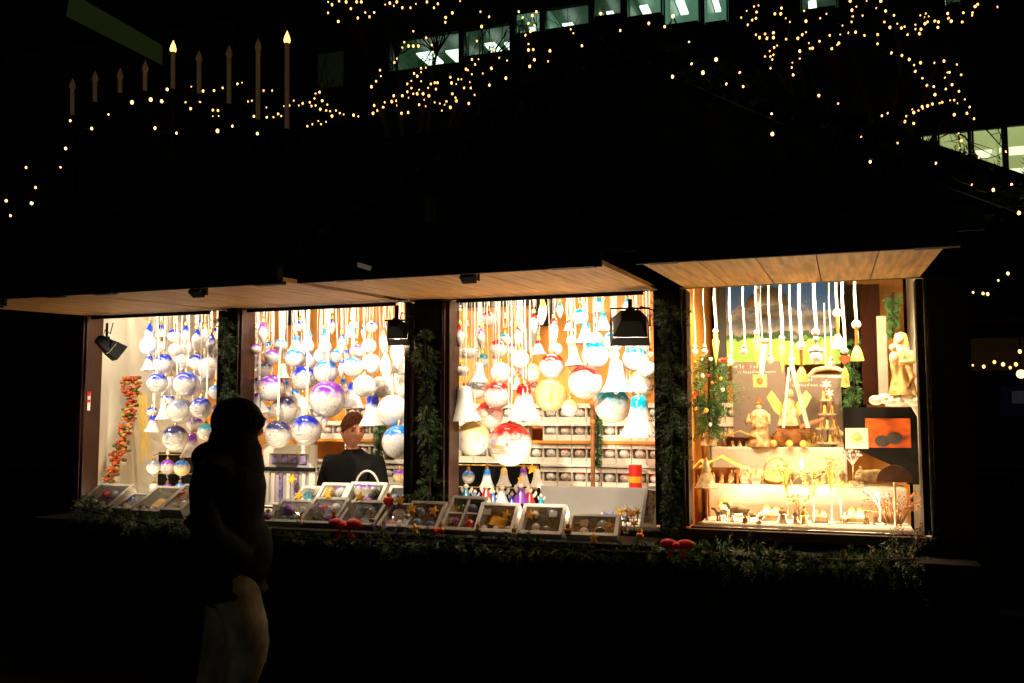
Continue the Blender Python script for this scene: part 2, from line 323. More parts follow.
def floodlight(px, py, Y, label, w, rz, tilt, drop, en, tgt):
    p = W(px, py, Y); t = thing('floodlight', label, 'floodlight', p, rz, group='black floodlights hanging in the openings')
    h = w*.75
    b = MB(); M = Euler((tilt, 0, 0)).to_matrix()
    fr = [Vector(q) for q in ((-w/2, .0, -h/2), (w/2, .0, -h/2), (w/2, .0, h/2), (-w/2, .0, h/2))]
    bk = [Vector((q.x*.55, -.11, q.z*.5)) for q in fr]
    b.add([M @ v for v in fr+bk], [(0, 1, 2, 3), (7, 6, 5, 4), (0, 4, 5, 1), (1, 5, 6, 2), (2, 6, 7, 3), (3, 7, 4, 0)]).build('housing', black, t, bevel=.006)
    v = MB()
    v.add([M @ Vector(q) for q in ((-w/2, 0, h/2), (w/2, 0, h/2), (w/2*1.15, .07, h/2*1.2), (-w/2*1.15, .07, h/2*1.2), (-w/2, 0, -h/2), (w/2, 0, -h/2), (w/2*1.15, .07, -h/2*1.1), (-w/2*1.15, .07, -h/2*1.1))],
          [(0, 1, 2, 3), (4, 7, 6, 5), (0, 3, 7, 4), (1, 5, 6, 2)]).build('visor', black, t)
    MB().box(M @ Vector((0, .004, 0)), (w*.85, .003, h*.8), rot=(tilt, 0, 0)).build('lens', lamp_face, t)
    MB().tube([(-w*.56, -.03, 0), (-w*.56, -.03, h*.7), (w*.56, -.03, h*.7), (w*.56, -.03, 0)], .006, 6).build('yoke', black, t)
    MB().box((0, -.03, h*.7+drop/2), (.022, .012, drop)).ball((0, -.05, h*.55), .03, 10).build('mount', black, t)
    MB().tube([(.02, -.06, h*.5), (w*.3, -.05, h*.5+drop*.7), (w*.8, -.03, h*.4+drop*.5), (w*1.0, -.02, h*.6+drop)], .004, 6).build('cable', black, t)
    d = M @ Vector((0, 1, 0)); lamp_obj('flood_bulb', 'SPOT', t, d*.03, d*1.0+Vector(tgt), en, WARM, spot_size=R(120), spot_blend=.8, shadow_soft_size=.05)
floodlight(111, 348, -.12, 'black tilted floodlight hanging before the bare cream wall of the leftmost opening', .13, R(-35), R(-35), .1, 22, (0, 0, -.1))
floodlight(398, 332, -.12, "black floodlight hanging in the top right corner of the seller's opening", .13, R(10), R(-25), .09, 55, (0, 0, -.2))
floodlight(630, 327, -.14, 'large black floodlight with visor hanging at the top right of the third opening', .19, R(15), R(-30), .05, 60, (-.3, 0, -.1))
# fill lights added inside: near the ceiling, under the lintel and along the counter
for i, (x0, x1, col, en, up) in enumerate(((XA[0], XA[1], WARM, 24, 4), (XB[0], XB[1], WARM, 78, 8), (XC[0], XC[1], WARM, 90, 12), (XD[0], XD[1], AMBER, 75, 26))):
    lamp_obj('ceiling_fill_light', 'AREA', stall, ((x0+x1)/2+OX, .45, 2.56), ((x0+x1)/2+OX, .95 if i < 3 else .6, 1.2), en, col, shape='RECTANGLE', size=.9, size_y=.25)  # area fill without a fixture, brightens goods and back wall
    t = thing('fill_strip_light', 'slim black strip light added as fill under the lintel of the '+['leftmost', "seller's", 'third', 'glazed'][i]+' opening, shining inwards', 'strip light', ((x0+x1)/2, -.075 if i < 3 else .1, ZT-.012 if i < 3 else ZT+.035), group='added fill strips under the lintel')
    MB().box((0, -.012, 0), (x1-x0-.1, .012, .022)).box((0, 0, .009), (x1-x0-.1, .014, .004)).build('housing', black, t)
    MB().box((0, 0, 0), (x1-x0-.14, .008, .012)).build('diffuser', lamp_face, t)
    lamp_obj('strip_fill_bulb', 'AREA', t, (0, .008, -.004), (0, .7, -.62), (6, 10, 9, 9)[i], AMBER if i == 3 else WARM, shape='RECTANGLE', size=x1-x0-.14, size_y=.015)  # added to light ribbons and ornaments from the front
    t = thing('fill_strip_light', 'slim warm strip light added as fill along the counter edge of the '+['leftmost', "seller's", 'third', 'glazed'][i]+' opening', 'strip light', ((x0+x1)/2, .01 if i < 3 else .13, ZB+.004), group='added fill strips along the counter')
    MB().box((0, 0, .006), (.9, .018, .012)).build('housing', black, t)
    MB().box((0, 0, .0135), (.88, .01, .003)).build('diffuser', lamp_face, t)
    lamp_obj('strip_fill_bulb', 'AREA', t, (0, 0, .02), (0, -.28, 1), up, (1, .72, .42), shape='RECTANGLE', size=.88, size_y=.02)  # added to light the flaps and ornaments from below
# ------------------------------------------------------------------ hanging glass ornaments
COL = {'B': ((.008, .03, .5), 'deep blue'), 'S': ((.01, .16, .6), 'sky blue'), 'P': ((.18, .03, .42), 'purple'), 'R': ((.6, .008, .006), 'red'), 'T': ((.0, .25, .38), 'teal'),
       'W': ((.85, .83, .78), 'white'), 'G': ((.2, .35, .05), 'green'), 'N': ((.03, .03, .12), 'navy'), 'O': ((.9, .65, .25), 'gold'), 'Y': ((.2, .24, .36), 'grey blue')}
def u_ball(): return MB().ball((0, 0, 0), 1, 28)
def u_bell(): return MB().lathe([(.001, 1.0), (.22, .99), (.36, .9), (.42, .7), (.45, .35), (.55, -.1), (.72, -.55), (.93, -.85), (1.0, -1.0), (.9, -.98), (.6, -.5), (.3, .3), (.001, .5)], n=24).ball((0, 0, -.98), .16, 8)
def u_drop(): return MB().lathe([(.001, 1), (.12, .85), (.3, .5), (.36, .25), (.42, .05), (.40, -.15), (.28, -.5), (.14, -.8), (.001, -1)], n=18)
def u_oval(): return MB().lathe([(.001, 1), (.12, .9), (.3, .5), (.38, 0), (.3, -.5), (.12, -.9), (.001, -1)], n=20, sq=.5)
def u_drum(): return MB().lathe([(.001, .55), (.5, .53), (.8, .42), (.98, .15), (1, -.1), (.85, -.4), (.5, -.55), (.001, -.6)], n=24, wob=.03)
def u_snow(): return MB().lathe([(.001, 1), (.1, .82), (.24, .45), (.3, .4), (.3, .28), (.26, .12), (.3, -.02), (.44, -.2), (.52, -.45), (.46, -.75), (.25, -.96), (.001, -1)], n=20)
UM = {}
NAMES = {'ball': 'glass_ball', 'bell': 'glass_bell', 'drop': 'glass_drop', 'oval': 'oval_ornament', 'drum': 'lantern_ornament', 'snow': 'snowman_ornament'}
for k, fn in (('ball', u_ball), ('bell', u_bell), ('drop', u_drop), ('oval', u_oval), ('drum', u_drum), ('snow', u_snow)):
    for mo in PM:
        me = fn().mesh(k+'_'+mo, 50); me.materials.append(PM[mo]); UM[k, mo] = me
capm = MB().lathe([(.001, .02), (.010, .02), (.012, .012), (.013, 0), (.001, 0)], n=12).tube([(0, 0, .018), (.006, 0, .032), (0, 0, .04), (-.006, 0, .032), (0, 0, .018)], .0015, 5).mesh('metal_cap', 40); capm.materials.append(gold)
def ribbon_mesh(h, w=.0065):
    b = MB(); ph = random.random()*6
    for s in (-1, 1):
        vs = []; n = 7
        for i in range(n+1):
            t = i/n; x = s*.006*(1+1.5*t) + .004*math.sin(ph+t*5)*s; y = .004*math.sin(ph*2+t*4); z = t*h
            a = ph+t*2.2*s; dx, dy = math.cos(a*.4)*w/2, math.sin(a*.4)*w/2
            vs += [(x-dx, y-dy, z), (x+dx, y+dy, z)]
        b.add(vs, [(2*i, 2*i+1, 2*i+3, 2*i+2) for i in range(n)])
    if random.random() < .4: b.ball((0, 0, h*.25), .011, 8).ball((0, 0, h*.25+.02), .008, 8)
    return b
# (kind, cx, cy, half-height-in-px, colour, motif)
ORN = {
'A': [('snow',149,338,15,'B','plain'),('bell',161.5,331,6,'B','plain'),('ball',161,347,6,'W','speck'),('ball',175,336,7,'B','plain'),('ball',175,350,6,'W','speck'),('drop',186,335,10,'B','plain'),('ball',187,348,6,'W','speck'),
      ('drop',196.5,340,11,'B','plain'),('drop',205,337,10,'W','plain'),('drop',211,345,11,'B','plain'),('drop',217,352,11,'W','plain'),('bell',149,363,7,'B','plain'),('ball',163.5,363.5,9,'B','speck'),('ball',180,363,9,'W','speck'),('ball',197,362,8,'B','speck'),('ball',209,368,10,'W','speck'),
      ('ball',157.5,383,9.5,'B','face'),('bell',171,386,9,'W','plain'),('ball',186.5,384,12,'B','speck'),('ball',204,385,9,'W','speck'),('ball',216,392,7,'S','plain'),('bell',164,411,8,'W','speck'),('ball',180,411,12,'Y','speck'),('ball',201,408,10,'B','face'),
      ('ball',175,438,12,'N','face'),('bell',192,445,11,'P','plain'),('ball',206,432,8,'T','speck'),('ball',153.5,467,6.5,'Y','plain'),('ball',167.5,467,7,'P','speck'),('ball',182,468,7.5,'S','stripe'),('ball',154,488,4.5,'W','speck'),('ball',167.5,488,4.5,'P','speck'),('ball',180,488,5,'S','plain')],
'B': [('drop',263,333,11,'P','plain'),('ball',256,349,5,'P','plain'),('ball',281,345,6,'S','face'),('bell',296,344,8,'S','plain'),('snow',308,340,12,'S','plain'),('snow',325,341,12,'S','face'),('drop',342,344,10,'B','plain'),('bell',351,331,6,'S','plain'),('ball',356.5,351,6.5,'P','speck'),('ball',369,346,7,'W','plain'),('drop',384,344,10,'W','plain'),('drop',397,352,16,'W','plain'),
      ('ball',256,364,7,'P','speck'),('ball',272,357,7,'P','speck'),('ball',294,358,8.5,'S','speck'),('ball',308,361,7.5,'S','face'),('ball',321,356,7,'W','speck'),('ball',337,356,6.5,'S','speck'),('ball',353,367,9.5,'S','plain'),('ball',371,364,9.5,'W','speck'),('drop',386,367,14,'W','plain'),('ball',264,371,9,'N','bird'),('bell',283,371,7,'W','speck'),('ball',303.5,378,11.5,'B','bird'),('ball',326,372,11.5,'S','speck'),('drop',342,368,9,'B','plain'),
      ('ball',271,388,12.5,'P','bird'),('ball',327.5,399,17,'P','speck'),('bell',353,395,12,'B','plain'),('ball',364,386,10.5,'W','speck'),('ball',380,387,10,'W','speck'),('ball',398,387,13,'W','plain'),('bell',373,410,14,'B','plain'),('bell',259,402,10,'P','plain'),('ball',284.5,409,12,'N','bird'),('bell',302,408,10,'W','plain'),('ball',278,434,13,'N','bird'),('ball',306.5,430,14,'B','face'),('ball',258,424,9,'P','plain'),('ball',393,411,15,'W','speck'),('ball',399,442,16,'S','speck'),('ball',400,476,6.5,'P','stripe'),('ball',402,366,9,'W','plain')],
'C': [('drop',460,336,11,'R','plain'),('drop',481,338,10,'P','speck'),('ball',498.5,348.5,8.5,'R','speck'),('drop',518,336,9,'R','plain'),('drop',534,323,10,'R','plain'),('oval',542.5,312.5,12,'G','plain'),('oval',554,330.5,12,'R','speck'),('bell',538.5,347,7,'R','plain'),('ball',556,349,6,'W','plain'),('ball',520,359.5,9,'O','speck'),('drum',467.5,353,9,'W','speck'),('bell',479,372,9,'W','plain'),('drum',461,371,8,'W','speck'),('ball',501,373,10,'W','speck'),('bell',517,384,6,'W','plain'),('ball',531,373,9,'O','speck'),('ball',552,366,12,'R','speck'),
      ('ball',497,395,13,'R','speck'),('bell',524,402,17,'R','plain'),('ball',550.5,395,15.5,'O','stripe'),('ball',476,389,10,'Y','plain'),('bell',465,403,16,'W','plain'),('ball',489.5,415,13,'R','bird'),('ball',473,438.5,16,'O','speck'),('ball',510,444,20.5,'R','bird'),
      ('drop',560,310,8,'T','plain'),('ball',580,317,8,'T','speck'),('bell',599,305,7,'T','plain'),('bell',603,321,8,'T','plain'),('bell',568.5,325,5,'R','plain'),('bell',585.5,333,10,'T','plain'),('ball',596,338,6,'W','plain'),('ball',571.5,341,5,'W','plain'),('ball',613,341,10,'T','plain'),('ball',638,345,10,'W','speck'),('bell',573.5,356,9,'W','plain'),('ball',595,355,12.5,'T','plain'),('ball',635,359,12,'T','speck'),
      ('ball',585,382,16,'R','speck'),('bell',616,376,15,'W','plain'),('ball',642,384,13,'G','plain'),('ball',612.5,405,17,'T','speck'),('bell',639,416,19,'T','plain'),('ball',614,355,5,'W','plain'),('bell',627,305,6,'T','plain'),('ball',570,408,8,'O','speck'),('ball',648,370,8,'W','plain')],
}
rnf = random.Random(11)
for bay, (fx0, fx1, fy0, fy1, cols_, cnt) in {'A': (150, 220, 325, 425, 'BBSPB', 8), 'B': (255, 405, 325, 425, 'BSPSBB', 16), 'C': (460, 650, 318, 405, 'RRTOTTR', 14)}.items():
    tries = 0
    while cnt and tries < 3000:
        tries += 1; x, y = round(rnf.uniform(fx0, fx1), 1), round(rnf.uniform(fy0, fy1), 1); r_ = round(rnf.uniform(5.5, 8.5), 1)
        if all(math.hypot(x-o[1], y-o[2]) > (r_+o[3])*.72 for o in ORN[bay]) and not (bay == 'B' and 325 < x < 385 and y > 395):
            ORN[bay].append((rnf.choice(['ball', 'ball', 'ball', 'drop', 'bell']), x, y, r_, rnf.choice(cols_), rnf.choice(['speck', 'face', 'plain', 'bird']), 1)); cnt -= 1
PLACE = {'A': 'leftmost opening', 'B': "seller's opening", 'C': 'third opening'}
RODZ = 2.43
placed = []
for bay, lst in ORN.items():
    # row numbering for the labels
    bands = sorted(lst, key=lambda o: o[2]); rows = []
    for o in bands:
        if rows and o[2]-rows[-1][0][2] < 17: rows[-1].append(o)
        else: rows.append([o])
    where = {}
    for ri, rw in enumerate(rows):
        rw.sort(key=lambda o: o[1])
        rn = 'top row' if ri == 0 else ('lowest row' if ri == len(rows)-1 else ORD[ri]+' row')
        for i, o in enumerate(rw): where[id(o)] = f'{nth(i, len(rw))} in {rn}'
    for o in sorted(lst, key=lambda o: -o[3]):
        kind, cx, cy, r, c, mo = o[:6]; r *= 1.08 if len(o) == 6 else 1.0
        wide = {'ball': 1, 'bell': 1, 'drop': .42, 'oval': .38, 'drum': 1, 'snow': .52}[kind]
        if bay == 'C' and cx > 585: ys = .14
        else: ys = .07
        if len(o) > 6: ys = .3
        for k in range(24):
            Y = ys+.035*k; p = W(cx, cy, Y); rr = r/SC(p); ok = True
            for (q, qr, qw) in placed:
                d = p-q
                if abs(d.x) < (rr*wide+qr*qw)*.93 and abs(d.y) < (rr*wide+qr*qw)*.93 and math.hypot(d.x, d.y) < (rr*wide+qr*qw)*.93 and abs(d.z) < (rr+qr)*.93 and d.length < (rr+qr)*.96: ok = False; break
                if math.hypot(d.x, d.y) < (rr*wide if d.z > 0 else qr*qw)*.8: ok = False; break
            if ok: break
        placed.append((p, rr, wide))
        nm = {'ball': 'ball', 'bell': 'bell', 'drop': 'slender drop', 'oval': 'oval ornament', 'drum': 'squat lantern', 'snow': 'snowman ornament'}[kind]
        size = 'large ' if r >= 15 and kind in ('ball', 'bell') else ('small ' if r < 7 and kind in ('ball', 'bell') else '')
        colr, cn = COL[c]
        t = thing(NAMES[kind], f"{size}white {nm} with {cn} top, {where[id(o)]} of {PLACE[bay]}".replace('white '+nm+' with white top', 'all-white '+nm), 'ornament', p, random.uniform(-.35, .35)-.3, 'glass ornaments hanging in the openings')
        b = link(kind if kind != 'snow' else 'snowman', UM[kind, mo], t); b.scale = (rr, rr, rr); b.color = (*colr, 1)
        b.rotation_euler = (random.uniform(-.06, .06), random.uniform(-.08, .08), 0)
        cp = link('cap', capm, t, (0, 0, rr*(.55 if kind == 'drum' else 1)-.003))
        h = RODZ-p.z-rr-.034
        if cy < 460 or bay != 'A' and cy < 470: ribbon_mesh(max(.05, h)).build('ribbon', ribbon_m, t, smooth=None, loc=(0, 0, rr+.034))
        else: ribbon_mesh(.035 if bay == 'A' else .06, .004).build('ribbon', ribbon_m, t, smooth=None, loc=(0, 0, rr+.034))
for a, b, l in ((XA[0]-.04, XA[1]+.1, 'leftmost'), (XB[0]-.1, XB[1]+.1, "seller's"), (XC[0]-.1, XC[1]+.08, 'third')):
    t = thing('hanging_rack', f'rack of rods hung behind the lintel of the {l} opening carrying the ornaments', 'hanging rack', ((a+b)/2, .45, RODZ))
    for k in range(12): MB().tube([(a-(a+b)/2, -.38+k*.07, 0), (b-(a+b)/2, -.38+k*.07, 0)], .005, 6).build('rod', black, t)
# small black display racks
def small_rack(cx, cy, w, h, Y, label):
    p0 = W(cx-w/2, cy+h/2, Y); p1 = W(cx+w/2, cy-h/2, Y)
    t = thing('display_rack', label, 'display rack', ((p0.x+p1.x)/2, Y, p0.z)); ww = abs(p1.x-p0.x); hh = p1.z-p0.z
    MB().box((0, .02, hh/2), (ww, .012, hh)).build('back_board', black, t)
    MB().tube([(-ww/2, -.03, hh*.96), (ww/2, -.03, hh*.96)], .004, 6).tube([(-ww/2, -.03, hh*.5), (ww/2, -.03, hh*.5)], .004, 6).build('hook_rail', gold, t)
    MB().box((-ww*.4, .02, -.04), (.02, .02, .08)).box((ww*.4, .02, -.04), (.02, .02, .08)).build('foot', black, t)
    return t
small_rack(178, 473, 44, 40, .42, 'black display rack of small glass balls low in the leftmost opening')
small_rack(497, 487, 84, 46, .48, 'wide black display rack behind the row of angel figures')
# ------------------------------------------------------------------ angels, bells on and before the black rack (third opening)
def angel(px, py, hpx, Y, robe, label, star=False):
    p = W(px, py, Y); h = hpx/SC(p); t = thing('angel_figure', label, 'figurine', p, group='small angel figures before the black rack')
    rm = mat('angel_robe_'+robe, COL[robe][0], .35, var=.15, scale=8, coat=.4)
    MB().lathe([(.001, 0), (.32*h, .0), (.3*h, .08*h), (.2*h, .3*h), (.13*h, .55*h), (.1*h, .62*h), (.001, .66*h)], n=18, wob=.04).build('robe', rm, t)
    MB().ball((0, 0, .76*h), .14*h, 12).build('head', white_p, t)
    for s in (-1, 1): MB().prism([(s*.03*h, .4*h), (s*.3*h, .75*h), (s*.36*h, .6*h), (s*.26*h, .42*h), (s*.08*h, .35*h)], .1*h, .13*h).build('wing', white_p, t)
    if star: MB().star((0, -.1*h, 1.0*h), .13*h).build('star', yellow_star, t)
    else: MB().tube([(.09*h*math.cos(a*.785), .09*h*math.sin(a*.785), .95*h) for a in range(9)], .012*h, 6).build('halo', gold, t)
for i, (px, py, h, c, lb, st) in enumerate([(466, 501, 19, 'T', 'angel figure in teal robe at the left end of the angel row', 0), (475, 502, 13, 'S', 'short sky blue angel figure beside the teal one', 0), (486, 502, 21, 'R', 'angel figure in red robe, third from left in the angel row', 0), (493, 505, 17, 'S', 'angel in sky blue robe between the red and white ones', 0),
        (502, 503, 21, 'W', 'all-white angel figure in the middle of the row', 0), (512, 505, 14, 'B', 'short deep blue angel before the white box frames', 0), (521, 503, 24, 'P', 'tall purple angel figure right of centre in the row', 1), (530, 505, 19, 'R', 'red robed angel right of the tall purple one', 0), (541, 505, 12, 'T', 'low teal angel at the right end of the row', 0)]):
    angel(px, py, h, .3+.03*(i % 2), c, lb, st)
for px, py, r, c, lb in [(468.5, 477, 7, 'S', 'leftmost, a ball with sky blue top'), (487, 478, 9, 'S', 'second, a sky blue bell'), (504, 477, 9, 'O', 'third, a gold topped bell'), (523.5, 477, 9, 'P', 'fourth, a purple bell'), (537, 478, 9, 'W', 'rightmost, an all-white bell')]:
    p = W(px, py, .42); rr = r/SC(p); k = 'ball' if px < 470 else 'bell'
    t = thing(NAMES[k], 'ornament on the black rack above the angels: '+lb, 'ornament', p, group='ornaments on the black rack')
    b = link(k, UM[k, 'plain'], t); b.scale = (rr*.9, rr*.9, rr); b.color = (*COL[c][0], 1); link('cap', capm, t, (0, 0, rr-.003))
# ------------------------------------------------------------------ back shelves with gift cartons
sh = []
shelf_rows = [(423, 'top'), (441, 'second'), (464, 'third'), (488, 'lowest')]
for py, nm in shelf_rows:
    p = W(600, py, 1.05); z = p.z; sh.append(z)
    t = thing('wall_shelf', f'orange pine wall shelf behind the ornaments, {nm} of four', 'shelf', (-2.1, 1.14, z), group='wall shelves with gift cartons')
    MB().box((0, 0, -.011), (3.7, .24, .022)).build('board', pine_wall if nm == 'second' else white_p, t, bevel=.003)
    for q in (-1.3, -.4, .5, 1.4): MB().prism([(-.0, -.022), (.1, -.022), (.1, -.1)], q-.008, q+.008, 'x').build('bracket', black, t)
carton_m = mat('white_gift_carton', (.85, .76, .62), .7, var=.08, scale=12)
inside_m = mat('tan_carton_inside', (.75, .52, .3), .8, scale=12)
cw, ch = .1, .132
cart = MB().box((0, .045, ch/2), (cw, .004, ch)).box((-cw/2+.002, 0, ch/2), (.004, .088, ch)).box((cw/2-.002, 0, ch/2), (.004, .088, ch)).box((0, 0, .002), (cw-.009, .086, .004)).box((0, 0, ch-.002), (cw-.009, .086, .004)).box((0, -.046, .02), (cw, .003, .04)).box((0, -.046, ch-.015), (cw, .003, .03)).box((0, -.048, .014), (.012, .002, .012)).mesh('carton', None)
cart.materials.append(carton_m)
inn = MB().box((0, .038, ch/2), (cw-.012, .004, ch-.012)).mesh('carton_lining', None); inn.materials.append(inside_m)
for z, (py, nm) in zip(sh, shelf_rows):
    xs = []
    x = -3.88
    while x < -.32:
        if random.random() > (.06 if x > -2.6 else .2): xs.append(x)
        x += .104
    for i, x in enumerate(xs):
        t = thing('gift_carton', f'open white gift carton holding a glass ball, {nth(i, len(xs))} on the {nm} wall shelf', 'gift carton', (x, 1.08, z+.001), random.uniform(-.03, .03), 'gift cartons on the wall shelves')
        link('carton', cart, t); link('lining', inn, t)
        b = link('ball', UM['ball', random.choice(['speck', 'face', 'bird'])], t, (0, -.008, .071)); b.scale = (.039,)*3; b.color = (*random.choice([(.5, .45, .4), (.6, .4, .2), (.4, .42, .5), (.5, .15, .1)]), 1)
p = W(635.5, 491, .9)
t = thing('red_tin', 'red tin with a yellow band standing right of the gift cartons', 'tin', p)
MB().lathe([(.001, 0), (.042, 0), (.042, .16), (.001, .16)]).build('can', red_v, t); MB().lathe([(.0435, .055), (.0435, .095)]).build('band', yellow_star, t); MB().lathe([(.044, .155), (.044, .168), (.001, .17)]).build('lid', red_v, t)
# grey/cream board standing on the counter at right, and other boards
def board(px0, py0, px1, py1, Y, m, name, label, cat, th=.01):
    a = W(px0, py1, Y); b = W(px1, py0, Y)
    t = tag(MB().box((0, 0, 0), (abs(b.x-a.x), th, b.z-a.z)).build(name, m, bevel=.002), label, cat); t.location = (a+b)/2; return t
board(541, 488, 646, 526, .38, mat('pale_grey_card', (.2, .195, .19), .7, var=.06), 'display_board', 'plain pale grey board standing on the counter under the gift cartons', 'board')
board(524, 327, 540, 352, 1.26, mat('grey_notice', (.4, .37, .3), .7), 'notice', 'small grey notice pinned on the orange back wall', 'notice')
board(534, 297, 554, 326, 1.25, black, 'wall_speaker', 'black box speaker high on the orange back wall', 'speaker', .08)
board(286, 306, 304, 325, 1.22, black, 'wall_speaker', "black box high on the back wall above the seller's ornaments", 'speaker', .08)
board(455, 298, 530, 308, 1.2, bk_int, 'wall_beam', 'dark beam at the top of the orange back wall', 'beam', .06)
# white frame with purple pictures (seller's opening)
p = W(289, 509, .3); t = thing('picture_rack', 'white framed rack of purple cards behind the passer-by shoulder', 'display rack', p)
w_, h_ = .36, .43
MB().box((-w_/2, 0, h_/2), (.045, .03, h_)).box((w_/2, 0, h_/2), (.045, .03, h_)).box((0, 0, h_-.03), (w_-.046, .03, .06)).box((0, 0, .02), (w_-.046, .03, .04)).build('frame', white_p, t, bevel=.003)
MB().box((0, .012, h_/2), (w_-.05, .006, h_-.08)).build('backing', mat('pale_lilac_card', (.5, .45, .5), .7), t)
MB().tube([(-w_/2, -.03, h_*.62), (w_/2+.03, -.03, h_*.62)], .014, 8).build('bar', black, t)
pu = mat('purple_card', (.35, .28, .5), .5, var=.2, scale=45, alt=(.04, .02, .1))
for i in range(4): MB().box((-.115+i*.072, -.004, .33), (.055, .006, .055)).build('card', pu, t)
for i in range(5): MB().box((-.125+i*.06, -.006, .14), (.026, .008, .2)).build('card', pu if i % 2 else white_p, t)
# ------------------------------------------------------------------ tilted display boxes on the outer counter
def display_box(px, py, w, h, rz, label, tilt=R(58), cont='balls', m=frame_p, Y=-.27, div=0):
    rz += random.uniform(-.07, .07); tilt += random.uniform(-.08, .06); w *= random.uniform(.92, 1.0); p = W(px, py, Y); t = thing('display_box', label, 'display box', (p.x, p.y, max(.952, p.z)), group='tilted display boxes along the counter', rot=(-tilt, 0, rz))
    d = .07; fr = .022   # box lies with its opening facing local -Y, tilted back
    MB().box((-w/2+fr/2, 0, h/2), (fr, d, h)).box((w/2-fr/2, 0, h/2), (fr, d, h)).box((0, 0, fr/2), (w-2*fr, d, fr)).box((0, 0, h-fr/2), (w-2*fr, d, fr)).build('frame', m, t, bevel=.003)
    MB().box((0, d/2-.006, h/2), (w-2*fr, .006, h-2*fr)).build('lining', bk_int, t)
    if div: MB().box((0, -.008, h/2), (.012, d-.02, h-2*fr)).box((-w/4, -.008, h/2), (w/2-fr-.008, d-.022, .012)).box((w/4, -.008, h/2), (w/2-fr-.008, d-.022, .012)).build('divider', m, t)
    MB().box((0, -d/2+.008, h/2), (w-2*fr, .002, h-2*fr)).build('cover', glass, t, smooth=None)
    if cont == 'balls':
        nx = 2 if w < .3 else 3
        for i in range(nx):
            for j in range(2):
                r_ = .033+.008*random.random(); b = link('ball', UM['ball', random.choice(['solid', 'solid', 'bird'])], t, ((i-(nx-1)/2)*.078+random.uniform(-.014, .014), .0, h*(.3+.4*j)+random.uniform(-.015, .015))); b.scale = (r_*random.uniform(.65, 1),)*3; b.color = (*random.choice([(.12, .14, .18), (.25, .25, .22), (.04, .06, .25), (.25, .12, .03), (.4, .25, .06), (.03, .06, .03), (.4, .02, .02), (.03, .2, .28), (.2, .03, .3)]), 1); b.rotation_euler = (random.random(), 0, random.random()*6)
    elif cont == 'card':
        MB().box((0, .01, h*.5), (w*.4, .01, h*.32), rot=(0, R(12), 0)).build('card', yellow_star, t)
        for i in range(3): b = link('ball', UM['ball', 'speck'], t, ((i-1)*.07, 0, h*.22)); b.scale = (.02,)*3; b.color = (*COL['P'][0], 1)
    return t
def star(px, py, Y, label, rpx=5.6, m=None):
    p = W(px, py, Y); r_ = rpx/SC(p)
    o = MB().star((0, 0, 0), r_, .02).build('paper_star', m or yellow_star, bevel=.003); o.location = p; o.rotation_euler = (R(-15), random.uniform(-.3, .3), 0); tag(o, label, 'star', 'yellow stars among the goods')
bx = [(92, 511, .3, .26, 'display box at the far left end of the counter, dark contents', 'balls'), (122, 513, .17, .2, 'narrow display box behind the far left one', 'balls'), (146, 515, .25, .27, 'display box with a yellow card, second at the left end', 'card'), (170, 514, .22, .28, 'display box left of the passer-by back', 'balls')]
for px, py, w, h, lb, ct in bx: display_box(px, py, w, h, R(-4), lb+' on the counter', cont=ct, tilt=R(62))
display_box(283, 531, .26, .22, 0, 'tilted box right of the passer-by with a glass lid')
display_box(317, 533, .26, .24, 0, 'tilted box left of the red bow, glass lid')
display_box(355, 533, .26, .24, 0, 'tilted box right behind the red bow')
display_box(392, 533, .2, .22, 0, 'narrow tilted box right of the red bow')
display_box(420, 535, .24, .2, 0, 'open tilted box with grey ball and two orange stars before the dark post', tilt=R(45))
display_box(459, 540, .25, .25, 0, 'white divided tray of small compartments, left below the third opening', div=1, tilt=R(48), cont='balls')
display_box(494, 541, .24, .2, 0, 'white box holding a yellow card and purple balls', cont='card', tilt=R(42), m=white_p)
display_box(540, 542, .26, .2, 0, 'white box with three pale glass balls in it', tilt=R(42), m=white_p)
display_box(592, 543, .3, .16, 0, 'low white box half hidden by fir twigs below the third opening', tilt=R(50), m=white_p)
# a second tier behind
for px, py, w, lb in ((303, 512, .2, 'rear tilted box below the purple card rack'), (327, 510, .2, "rear box with yellow star left of the seller's chest"), (360, 511, .27, "rear wide box before the seller's chest"), (394, 513, .18, "rear narrow box right of the seller")):
    display_box(px, py, w, .2, 0, lb, tilt=R(48), Y=-.06, m=white_p)
for px, py, Y, lb in ((292, 479, .2, 'yellow star before the purple card rack'), (299, 496, -.1, 'yellow star on the rear box left of the seller'), (328, 495, -.1, 'yellow star below the seller left arm'), (360, 497, -.12, 'yellow star on the wide box before the seller'), (400, 501, -.12, 'dull yellow star at the right corner of the seller opening'), (412, 509, -.2, 'orange star on the left rim of the box before the dark post'), (434, 511, -.2, 'orange star on the right rim of the box before the dark post'),
        (415, 529, -.36, 'yellow star low in the box before the dark post'), (455, 509, -.12, 'yellow star on the left compartment of the divided tray'), (470, 508, -.12, 'yellow star on the right compartment of the divided tray'), (506, 515, -.2, 'orange star at the corner of the yellow card box'), (530, 515, -.2, 'orange star at the corner of the pale ball box'), (532, 469, .3, 'yellow star on top of the black rack'), (609, 525, -.2, 'yellow star on the low white box'), (594, 539, -.4, 'pale yellow star in the fir twigs')):
    star(px, py, Y, lb)
def simple_ball(px, py, Y, r, m, name, label, cat):
    p = W(px, py, Y); t = thing(name, label, cat, p); rr = r/SC(p); MB().ball((0, 0, 0), rr, 18, (1, 1, .92)).build('ball', m, t, 60); link('cap', capm, t, (0, 0, rr*.9-.003)); return t
simple_ball(388.5, 501, -.14, 5.5, mat('red_gloss', (.75, .04, .02), .2, coat=.5), 'red_ball', 'glossy red ball right of the wide box before the seller', 'ball')
